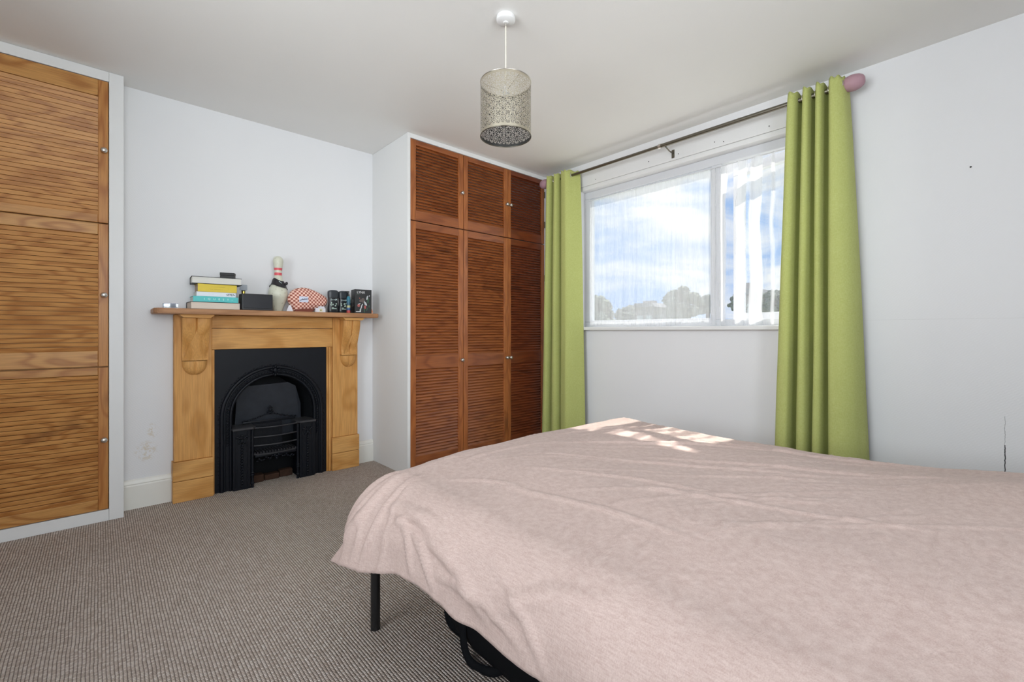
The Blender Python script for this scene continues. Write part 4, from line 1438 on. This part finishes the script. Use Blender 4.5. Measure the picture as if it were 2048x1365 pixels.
# perfume bottle behind the black case
e = empty('perfume_bottle', (0.722, 3.475, ST), 'clear glass perfume bottle with gold collar behind the black case', 'bottle')
bm = nb()
box(bm, 0.700, 0.745, 3.462, 3.488, ST + 0.0005, 1.298, 0.004)
obj('glass_body', bm, plain('amber_perfume', srgb(206, 190, 140), 0.1, 0, 0.6), e)
bm = nb()
lathe(bm, [(0.011, 1.298), (0.011, 1.322), (0, 1.322)], (0.7225, 3.475, 0), 20)
obj('collar', bm, plain('gold_metal', (0.55, 0.42, 0.10), 0.25, 1.0), e, smooth=40)
bm = nb()
lathe(bm, [(0.012, 1.3225), (0.012, 1.328), (0, 1.328)], (0.7225, 3.475, 0), 20)
obj('neck_ring', bm, M['black'], e, smooth=40)
bm = nb()
box(bm, 0.701, 0.744, 3.462, 3.488, 1.3285, 1.366, 0.004)
obj('stopper', bm, M['clear_glass'], e)

# black leatherette case
e = empty('storage_case', (0.785, 3.40, ST), 'low black leather look case between books and bowling pin', 'case')
cb = plain('black_leatherette', (0.014, 0.015, 0.018), 0.38, 0, 0.5, 0.25, 120)
obj('case_body', bx(0.684, 0.864, 3.325, 3.415, ST + 0.0005, 1.298, 0.004), cb, e)
obj('front_panel', bx(0.694, 0.861, 3.3215, 3.325, 1.2035, 1.2925, 0.0015), plain('smoked_panel', (0.014, 0.015, 0.02), 0.3, 0, 0.4, 0.2, 30), e)
for kx in (0.812, 0.826):
    bm = nb()
    ell(bm, (kx - .008, 3.37, 1.3005), 0.0035, 0.0035, 0.0025)
    obj('stud', bm, M['chrome'], e)

# bowling pin
e = empty('bowling_pin', (0.930, 3.448, ST), 'scuffed white bowling pin with red neck stripes', 'bowling pin')
pinprof = [(0.026, 0.0), (0.0285, 0.004), (0.036, 0.032), (0.0465, 0.062), (0.0555, 0.092), (0.0605, 0.118), (0.0598, 0.138), (0.054, 0.162), (0.0455, 0.186), (0.037, 0.208), (0.030, 0.228), (0.0252, 0.248), (0.0235, 0.266), (0.0240, 0.286), (0.0262, 0.306), (0.0295, 0.326), (0.0320, 0.344), (0.0322, 0.356), (0.029, 0.370), (0.0215, 0.381), (0.011, 0.3865), (0, 0.388)]
pm = N('scuffed_pin_lacquer')
pp = pm.pos()
c = pm.mix(pm.math('MULTIPLY', pm.ramp(pm.noise(pp, 60, 4, 0.7), [(0.60, (0, 0, 0)), (0.66, (1, 1, 1))]), 0.6), srgb(214, 214, 196), srgb(120, 118, 100))
pinm = pm.done(pm.bsdf(c, 0.35, 0, 0.5))
bm = nb()
# smooth profile
dense = []
for i in range(len(pinprof) - 1):
    (r0, h0), (r1, h1) = pinprof[i], pinprof[i + 1]
    for k in range(3):
        f = k / 3
        rm, rp = pinprof[max(i - 1, 0)][0], pinprof[min(i + 2, len(pinprof) - 1)][0]
        r = 0.5 * (2 * r0 + (r1 - rm) * f + (2 * rm - 5 * r0 + 4 * r1 - rp) * f * f + (-rm + 3 * r0 - 3 * r1 + rp) * f ** 3)
        dense.append((max(r, 0.0005), h0 + (h1 - h0) * f))
dense.append((0, 0.388))
lathe(bm, [(r, h + 0.0005) for r, h in dense], (0.930, 3.448, ST), 40)
obj('pin_body', bm, pinm, e, smooth=70)
def prad(h):
    for i in range(len(dense) - 1):
        if dense[i][1] <= h <= dense[i + 1][1]:
            f = (h - dense[i][1]) / max(1e-9, dense[i + 1][1] - dense[i][1])
            return dense[i][0] + f * (dense[i + 1][0] - dense[i][0])
red = plain('red_stripe', srgb(222, 88, 98), 0.4)
for h0, h1 in ((0.288, 0.304), (0.253, 0.272)):
    bm = nb()
    prof = [(prad(h0) - 0.002, h0)] + [(prad(h0 + (h1 - h0) * k / 4) + 0.0007, h0 + (h1 - h0) * k / 4) for k in range(5)] + [(prad(h1) - 0.002, h1)]
    lathe(bm, prof, (0.930, 3.448, ST), 40)
    obj('stripe', bm, red, e, smooth=60)
# black tied band round the shoulder
bd = N('band')
bm = nb()
seg = 48
for ring_i in range(6):
    pass
rings = []
for k in range(7):
    t = k / 6
    ring = []
    for i in range(seg):
        a = 2 * PI * i / seg
        h = 0.168 + 0.048 * t - 0.014 * math.cos(a - 0.3) - 0.004 * math.sin(3 * a)
        r = prad(h) + 0.0025 + 0.0012 * math.sin(5 * a + k)
        if k == 0: r += 0.003
        ring.append(bm.verts.new((0.930 + r * math.cos(a), 3.448 + r * math.sin(a), ST + h)))
    rings.append(ring)
for k in range(6):
    for i in range(seg):
        bm.faces.new((rings[k][i], rings[k][(i + 1) % seg], rings[k + 1][(i + 1) % seg], rings[k + 1][i]))
bn = obj('eye_mask', bm, plain('black_satin', (0.018, 0.014, 0.018), 0.5), None, smooth=60)
tag(bn, 'black cloth band tied round the bowling pin', 'band')
bm = nb()
ell(bm, (0.974, 3.415, ST + 0.197), 0.010, 0.006, 0.014, Matrix.Rotation(0.4, 3, 'Y'), 2)
obj('knot', bm, bpy.data.materials['black_satin'], bn, smooth=60)
bm = nb()
for (dx, dz, r) in ((-0.006, 0.004, .0035), (0.0, 0.0, .003), (0.006, -0.005, .0036)):
    ell(bm, (0.932 + dx, 3.448 - prad(0.197) - 0.0045, ST + 0.203 + dz), r, 0.001, r * 0.8)
obj('print', bm, mt_white_ink, bn)

# checked cap
e = empty('checked_cap', (1.11, 3.40, ST), 'crumpled red and cream checked cap with a white name patch', 'cap')
ck = N('red_cream_check')
tcn = ck.n('TexCoord').outputs['Object']
chk = ck.n('TexChecker', Vector=ck.mapv(tcn, (1, 0, 1), (0.003, 0.004, 0.002), (0.0, 0.06, 0.0)), Scale=78.0, Color1=(*srgb(250, 208, 192), 1), Color2=(*srgb(168, 98, 84), 1)).outputs['Color']
ckm = ck.done(ck.bsdf(chk, 0.8, 0, 0.2))
outline = [(0.982, 1.300), (1.005, 1.338), (1.045, 1.360), (1.095, 1.366), (1.150, 1.352), (1.200, 1.330), (1.240, 1.306), (1.254, 1.282), (1.247, 1.252), (1.222, 1.228), (1.175, 1.212), (1.120, 1.201), (1.060, 1.195), (1.015, 1.192), (1.003, 1.215), (0.990, 1.245), (0.978, 1.27)]
bm = nb()
ol = []
m_ = len(outline)
for i in range(m_ * 4):
    t = i / 4
    k = int(t); f = t - k
    p0, p1, p2, p3 = [V((*outline[(k + d) % m_], 0)) for d in (-1, 0, 1, 2)]
    ol.append(0.5 * ((2 * p1) + (-p0 + p2) * f + (2 * p0 - 5 * p1 + 4 * p2 - p3) * f * f + (-p0 + 3 * p1 - 3 * p2 + p3) * f ** 3))
cen = V((1.10, 1.275, 0))
def cap_y(s, ang):
    return 0.052 * math.sqrt(max(0, 1 - s ** 2.4)) + 0.004 * math.sin(ang * 5 + s * 6) * s * (1 - s) * 4
rows = []
NR = 12
for sgn in (-1, 1):
    lay = []
    for q in range(NR + 1):
        s = q / NR
        ring = []
        for i, p in enumerate(ol):
            pp_ = cen + (p - cen) * s
            ring.append((pp_.x, 3.405 + sgn * cap_y(s, 2 * PI * i / len(ol)), pp_.y))
        lay.append(ring)
    vr = [[bm.verts.new(p) for p in ring] for ring in lay]
    for q in range(NR):
        for i in range(len(ol)):
            i2 = (i + 1) % len(ol)
            bm.faces.new((vr[q][i], vr[q][i2], vr[q + 1][i2], vr[q + 1][i]))
bmesh.ops.remove_doubles(bm, verts=bm.verts[:], dist=1e-5)
obj('crown', bm, ckm, e, smooth=70)
bm = nb()
poly = [(1.012, 1.1905), (1.125, 1.1905), (1.142, 1.205), (1.118, 1.216), (1.06, 1.210), (1.02, 1.206)]
prism(bm, poly, 'Y', 3.352, 3.43)
obj('brim', bm, plain('rust_lining', srgb(120, 60, 46), 0.8), e)
bm = nb()
for i in range(7):
    for j in range(5):
        pass
PP = np.zeros((9, 7, 3))
for i in range(9):
    for j in range(7):
        x = 1.040 + 0.060 * i / 8; z = 1.258 + 0.040 * j / 6
        s = math.hypot((x - 1.10) / 0.14, (z - 1.275) / 0.09)
        PP[i, j] = (x, 3.405 - 0.052 * math.sqrt(max(0, 1 - min(1, s) ** 2.4)) - 0.0045, z)
pt = gridmesh('patch', PP)
po = obj('name_patch', pt, plain('white_patch', srgb(214, 218, 236), 0.7), e)
bm = nb()
pts = []
for k in range(40):
    t = k / 39
    x = 1.048 + 0.046 * t
    z = 1.276 + 0.006 * t + 0.004 * math.sin(t * 26) - (0.008 * (1 - t * 5) if t < 0.2 else 0)
    s = math.hypot((x - 1.10) / 0.14, (z - 1.275) / 0.09)
    pts.append((x, 3.405 - 0.052 * math.sqrt(max(0, 1 - min(1, s) ** 2.4)) - 0.0055, z))
tube(bm, pts, 0.0016, 6)
obj('script', bm, plain('navy_thread', srgb(32, 38, 70), 0.6), po)

# paper and card by the cap
tag(obj('paper_tag', prism(nb(), [(0.956, 1.1905), (1.000, 1.1905), (0.986, 1.232), (0.974, 1.236)], 'Y', 3.352, 3.356), plain('white_paper', srgb(226, 224, 232), 0.8)), 'white paper tag standing between bowling pin and checked cap', 'paper')
e = empty('card_packet', (1.185, 3.345, ST), 'small white card packet standing before the checked cap', 'packet')
Rm = Matrix.Translation(V((1.175, 3.332, 0))) @ Matrix.Rotation(0.12, 4, 'Z')
obj('packet_body', bx(-0.034, 0.036, -0.010, 0.010, ST + 0.0005, 1.220, 0.001, 1, Rm), bpy.data.materials['white_paper'], e)
obj('print', bx(-0.010, 0.014, -0.0106, -0.0100, ST + 0.004, 1.216, 0, 1, Rm), plain('cream_print', srgb(226, 220, 190), 0.6), e)
obj('emblem', bx(-0.003, 0.005, -0.0111, -0.0106, 1.200, 1.209, 0.0, 1, Rm), plain('olive_print', srgb(120, 112, 60), 0.6), e)
obj('flap', bx(-0.010, 0.030, -0.008, 0.010, 1.2205, 1.232, 0.001, 1, Rm), bpy.data.materials['white_paper'], e)

# shower gel bottles
bk = plain('black_gloss_plastic', (0.012, 0.014, 0.018), 0.28, 0, 0.5, 0.15, 40)
capm = plain('charcoal_cap', (0.028, 0.034, 0.042), 0.35, 0, 0.5, 0.1, 30)
lab_g = plain('pale_green_print', srgb(176, 196, 186), 0.5)


def gel(xc, yc, w, d, label):
    e = empty('shower_gel', (xc, yc, ST), label, 'bottle', 'black shower gel bottles')
    prof = [(0.0, 0.92), (0.004, 1.0), (0.018, 1.03), (0.040, 0.98), (0.062, 0.88), (0.085, 0.84), (0.104, 0.90), (0.112, 0.94)]
    bm = nb()
    seg = 36
    rings = []
    for h, k in prof:
        ring = []
        for i in range(seg):
            a = 2 * PI * i / seg
            c, s = math.cos(a), math.sin(a)
            ring.append(bm.verts.new((xc + math.copysign(abs(c) ** 0.6, c) * w / 2 * k, yc + math.copysign(abs(s) ** 0.75, s) * d / 2 * k, ST + 0.0005 + h)))
        rings.append(ring)
    for k in range(len(rings) - 1):
        for i in range(seg):
            bm.faces.new((rings[k][i], rings[k][(i + 1) % seg], rings[k + 1][(i + 1) % seg], rings[k + 1][i]))
    bm.faces.new(rings[0][::-1]); bm.faces.new(rings[-1])
    obj('bottle_body', bm, bk, e, smooth=50)
    prof = [(0.1128, 0.95), (0.130, 1.0), (0.150, 1.02), (0.158, 0.98), (0.162, 0.86)]
    bm = nb()
    rings = []
    for h, k in prof:
        ring = []
        for i in range(seg):
            a = 2 * PI * i / seg
            c, s = math.cos(a), math.sin(a)
            hh = h + (0.006 * (1 - c * c) if h > 0.14 else 0)
            ring.append(bm.verts.new((xc + math.copysign(abs(c) ** 0.6, c) * w / 2 * k, yc + math.copysign(abs(s) ** 0.75, s) * d / 2 * k, ST + hh)))
        rings.append(ring)
    for k in range(len(rings) - 1):
        for i in range(seg):
            bm.faces.new((rings[k][i], rings[k][(i + 1) % seg], rings[k + 1][(i + 1) % seg], rings[k + 1][i]))
    bm.faces.new(rings[0][::-1]); bm.faces.new(rings[-1])
    obj('cap', bm, capm, e, smooth=50)
    yf_ = yc - d / 2 - 0.0015
    me = text_mesh('LYNX', w * 0.24, facing((xc + 0.002, yf_ + 0.004, ST + 0.098)), 0.0004, 1.0)
    obj('lettering', me, mt_white_ink, e)
    bm = nb()
    random.seed(int(xc * 1000))
    for k in range(9):
        ell(bm, (xc + random.uniform(-.28, .28) * w, yf_ + 0.002, ST + random.uniform(.050, .076)), random.uniform(.003, .007), 0.0012, random.uniform(.003, .008), None, 1)
    obj('label_print', bm, lab_g, e)
    bm = nb()
    box(bm, xc - w * .22, xc + w * .24, yf_ - 0.0005, yf_ + 0.001, ST + 0.028, ST + 0.034)
    box(bm, xc - w * .22, xc - w * .02, yf_ - 0.0005, yf_ + 0.001, ST + 0.036, ST + 0.041)
    obj('label_print', bm, lab_g, e)
    return e


gel(1.288, 3.385, 0.078, 0.036, 'black waisted shower gel bottle next to the checked cap')
gel(1.372, 3.410, 0.074, 0.036, 'black shower gel bottle half hidden by the teal pump bottle')

e = empty('pump_bottle', (1.386, 3.345, ST), 'slim teal pump bottle with a red base before the gel', 'bottle')
def tealm():
    m = N('teal_wrap')
    z = m.n('SeparateXYZ', Vector=m.n('TexCoord').outputs['Object']).outputs['Z']
    c = m.ramp(m.math('MULTIPLY', z, 8.6), [(0.0, srgb(206, 80, 76)), (0.17, srgb(206, 80, 76)), (0.18, srgb(40, 66, 120)), (0.32, srgb(60, 110, 170)), (0.36, srgb(196, 196, 140)), (0.46, srgb(196, 190, 130)), (0.5, srgb(40, 78, 100)), (0.75, srgb(44, 110, 136)), (1.0, srgb(60, 140, 160))])
    nz_ = m.noise(m.pos(), 160, 3)
    return m.done(m.bsdf(m.mix(m.math('MULTIPLY', nz_, 0.4), c, srgb(30, 50, 60)), 0.3))
bm = nb()
lathe(bm, [(0.0125, 0.0005), (0.0135, 0.004), (0.0135, 0.112), (0.010, 0.122), (0.006, 0.126), (0, 0.126)], (1.388, 3.345, ST), 24)
obj('bottle_body', bm, tealm(), e, smooth=50)
bm = nb()
lathe(bm, [(0.0065, 0.1265), (0.0065, 0.140), (0.003, 0.142), (0.003, 0.156), (0, 0.156)], (1.388, 3.345, ST), 16)
box(bm, 1.362, 1.394, 3.340, 3.350, ST + 0.156, ST + 0.164, 0.002)
obj('pump_head', bm, M['black'], e, smooth=40)
e = empty('spray_can', (1.418, 3.40, ST), 'short dark spray can with pale cap left of the boxed gift', 'can')
bm = nb()
lathe(bm, [(0.012, 0.0005), (0.013, 0.003), (0.013, 0.078), (0, 0.078)], (1.417, 3.40, ST), 20)
obj('can_body', bm, bk, e, smooth=40)
bm = nb()
lathe(bm, [(0.012, 0.0785), (0.012, 0.104), (0.009, 0.110), (0, 0.110)], (1.417, 3.40, ST), 20)
obj('can_cap', bm, plain('sage_cap', srgb(130, 138, 130), 0.4), e, smooth=40)

# boxed gift set
e = empty('gift_box', (1.505, 3.36, ST), 'black printed gift box at the right end of the shelf', 'box')
bc = plain('black_carton', (0.016, 0.017, 0.018), 0.42, 0, 0.5, 0.15, 30)
GX = Matrix.Translation(V((1.500, 3.372, 0))) @ Matrix.Rotation(-0.10, 4, 'Z')
obj('carton', bx(-0.064, 0.064, -0.045, 0.045, ST + 0.0005, 1.372, 0.001, 1, GX), bc, e)
def gface(x, z, dy=0.0):
    return GX @ V((x, -0.0455 - dy, z))
me = text_mesh('LYNX', 0.024, GX @ facing((-0.018, -0.0454, 1.349)), 0.0003, 1.0)
obj('lettering', me, plain('bright_white_ink', (0.85, 0.85, 0.85), 0.5), e)
me = text_mesh('------', 0.012, GX @ facing((-0.040, -0.0454, 1.333)), 0.0002, 1.0)
obj('lettering', me, plain('green_ink', srgb(90, 130, 96), 0.5), e)
me = text_mesh('LYNX', 0.018, GX @ Matrix.Translation(V((-0.0644, 0.0, 1.27))) @ Matrix.Rotation(-PI / 2, 4, 'Z') @ Matrix.Rotation(PI / 2, 4, 'X') @ Matrix.Rotation(PI / 2, 4, 'Z'), 0.0003, 1.2)
obj('lettering', me, bpy.data.materials['bright_white_ink'], e)
bm = nb()
box(bm, -0.056, -0.018, -0.0460, -0.0452, 1.201, 1.205, 0, 1, GX)
obj('lettering', bm, bpy.data.materials['bright_white_ink'], e)
arts = [(srgb(200, 204, 206), [(-.010, 1.252, .004, .016, .5), (.012, 1.268, .004, .02, -.3), (.030, 1.31, .006, .018, .2), (-.028, 1.262, .014, .003, -.3), (-.022, 1.215, .006, .012, .2), (-.016, 1.232, .004, .016, .5), (.022, 1.262, .004, .018, -.4), (.046, 1.325, .004, .006, .8)]),
        (srgb(170, 90, 84), [(-.034, 1.250, .012, .012, .4), (.014, 1.238, .009, .014, 0), (-.028, 1.305, .004, .004, 0)]),
        (srgb(96, 84, 80), [(.0, 1.288, .016, .02, -.5), (-.020, 1.285, .012, .012, .3)]),
        (srgb(52, 92, 66), [(.036, 1.288, .006, .022, .1), (.008, 1.215, .004, .02, 0), (.028, 1.222, .003, .014, .2), (.044, 1.245, .004, .01, 0)])]
for ai, (c, L_) in enumerate(arts):
    bm = nb()
    for (x, z, rx, rz, ry) in L_:
        ell(bm, gface(x, z, -0.0004 + 0.0002 * ai), rx, 0.0009, rz, Matrix.Rotation(ry, 3, 'Y'), 2)
    obj('artwork_print', bm, plain('print_colour_%s' % 'abcd'[ai], c, 0.5), e)
e = empty('orange_stopper', (1.596, 3.40, ST), 'little orange cone on a pale base at the right shelf end', 'ornament')
bm = nb()
lathe(bm, [(0.012, 0.0005), (0.012, 0.010), (0, 0.010)], (1.594, 3.40, ST), 20)
obj('base', bm, plain('pale_peach', srgb(246, 206, 180), 0.5), e, smooth=40)
bm = nb()
lathe(bm, [(0.012, 0.0105), (0.011, 0.02), (0.006, 0.034), (0.002, 0.042), (0, 0.043)], (1.594, 3.40, ST), 20)
obj('cone', bm, plain('soft_orange', srgb(232, 150, 104), 0.5), e, smooth=60)

# ================================================================== outside
gr = obj('ground_outside', bx(3.6, 140, -70, 90, -3.3, -3.2), M['grass'])
tag(gr, 'far lawn and gardens below the window', 'ground', kind='structure')

xr = obj('bounce_roof', bx(XW + 0.16, 7.2, -1.6, 4.6, 0.35, 0.5), plain('pale_bounce_surface', (0.62, 0.61, 0.58), 0.9, 0, 0.1, 0.1, 3))  # unseen reflector slab, added to throw sunlight up onto the ceiling
tag(xr, 'added pale flat roof below the window that bounces light up', 'roof', kind='structure')


def spot(px, x):
    rd = (px - 1024) / 910
    t = x / (rd * math.sin(0.5 * PI - YAW) + math.sin(YAW))
    return t, t * (-rd * math.sin(YAW) + math.cos(YAW))


def tree(px, x, py, hw, seed, label):
    t, y = spot(px, x)
    ztop = CAM_H + (663 - py) / 910 * t
    wide = hw / 910 * t
    e = empty('garden_tree', (x, y, -3.2), label, 'tree', 'trees beyond the gardens')
    bm = nb()
    tube(bm, [(x, y, -3.2), (x + 0.1, y, ztop - wide * 0.7)], [0.3, 0.18], 8)
    obj('trunk', bm, M['bark'], e)
    random.seed(seed)
    bm = nb()
    for k in range(40):
        a = random.uniform(0, 2 * PI); f = random.uniform(0, 1)
        hh = random.uniform(-0.6, 1)
        rr = wide * 0.8 * math.sqrt(max(0.03, 1 - hh ** 2)) * math.sqrt(f)
        c = V((x + rr * math.cos(a) * 0.8, y + rr * math.sin(a), ztop - wide * 0.95 + hh * wide * 0.75))
        vs = ell(bm, c, wide * .26, wide * .26, wide * .22, None, 3)
        for v in vs:
            d = v.co - c
            v.co = c + d * (1 + 0.45 * mnoise.noise(v.co * 5.0 / max(0.5, wide * 0.4)))
    obj('crown', bm, M['leaf'], e, smooth=20)


tree(1196, 44, 592, 52, 11, 'far leafy tree at the left edge of the window')
tree(1258, 60, 611, 36, 12, 'low far tree between the left tree and the chimney block')
tree(1360, 34, 573, 44, 13, 'big round topped far tree in the middle of the window')
tree(1415, 46, 588, 26, 14, 'far tree beside the window mullion')
tree(1476, 30, 590, 20, 15, 'far tree seen just right of the mullion')
tree(1548, 24, 578, 34, 16, 'far tree seen through the open casement')


def house(px, x, pw, d, py0, py1, label, chim=None):
    t, y = spot(px, x)
    w = pw / 910 * t
    zw = CAM_H + (663 - py0) / 910 * t
    zr = CAM_H + (663 - py1) / 910 * t
    e = empty('far_house', (x, y, -3.2), label, 'house', 'houses beyond the gardens')
    obj('house_wall', bx(x - d / 2, x + d / 2, y - w / 2, y + w / 2, -3.2, zw), M['house'], e)
    bm = nb()
    prism(bm, [(y - w / 2 - 0.2, zw), (y + w / 2 + 0.2, zw), (y + w / 2 - 0.1, zr), (y - w / 2 + 0.1, zr)], 'X', x - d / 2 - 0.2, x + d / 2 + 0.2)
    obj('roof', bm, M['slate'], e)
    if chim:
        zc = CAM_H + (663 - chim) / 910 * t
        obj('chimney', bx(x - 0.5, x + 0.5, y - w * 0.1, y + w * 0.42, zr - 0.3, zc), M['house'], e)
    for k in range(2):
        yy = y - w * 0.25 + k * w * 0.45
        obj('window', bx(x - d / 2 - 0.05, x - d / 2, yy - 0.4, yy + 0.4, zw - 2.2, zw - 1.0), M['upvc'], e)


house(1306, 50, 42, 4, 616, 608, 'far brick house with a square chimney seen left of the round tree', 602)
house(1506, 54, 40, 4, 592, 580, 'far brick house seen through the open casement', 566)
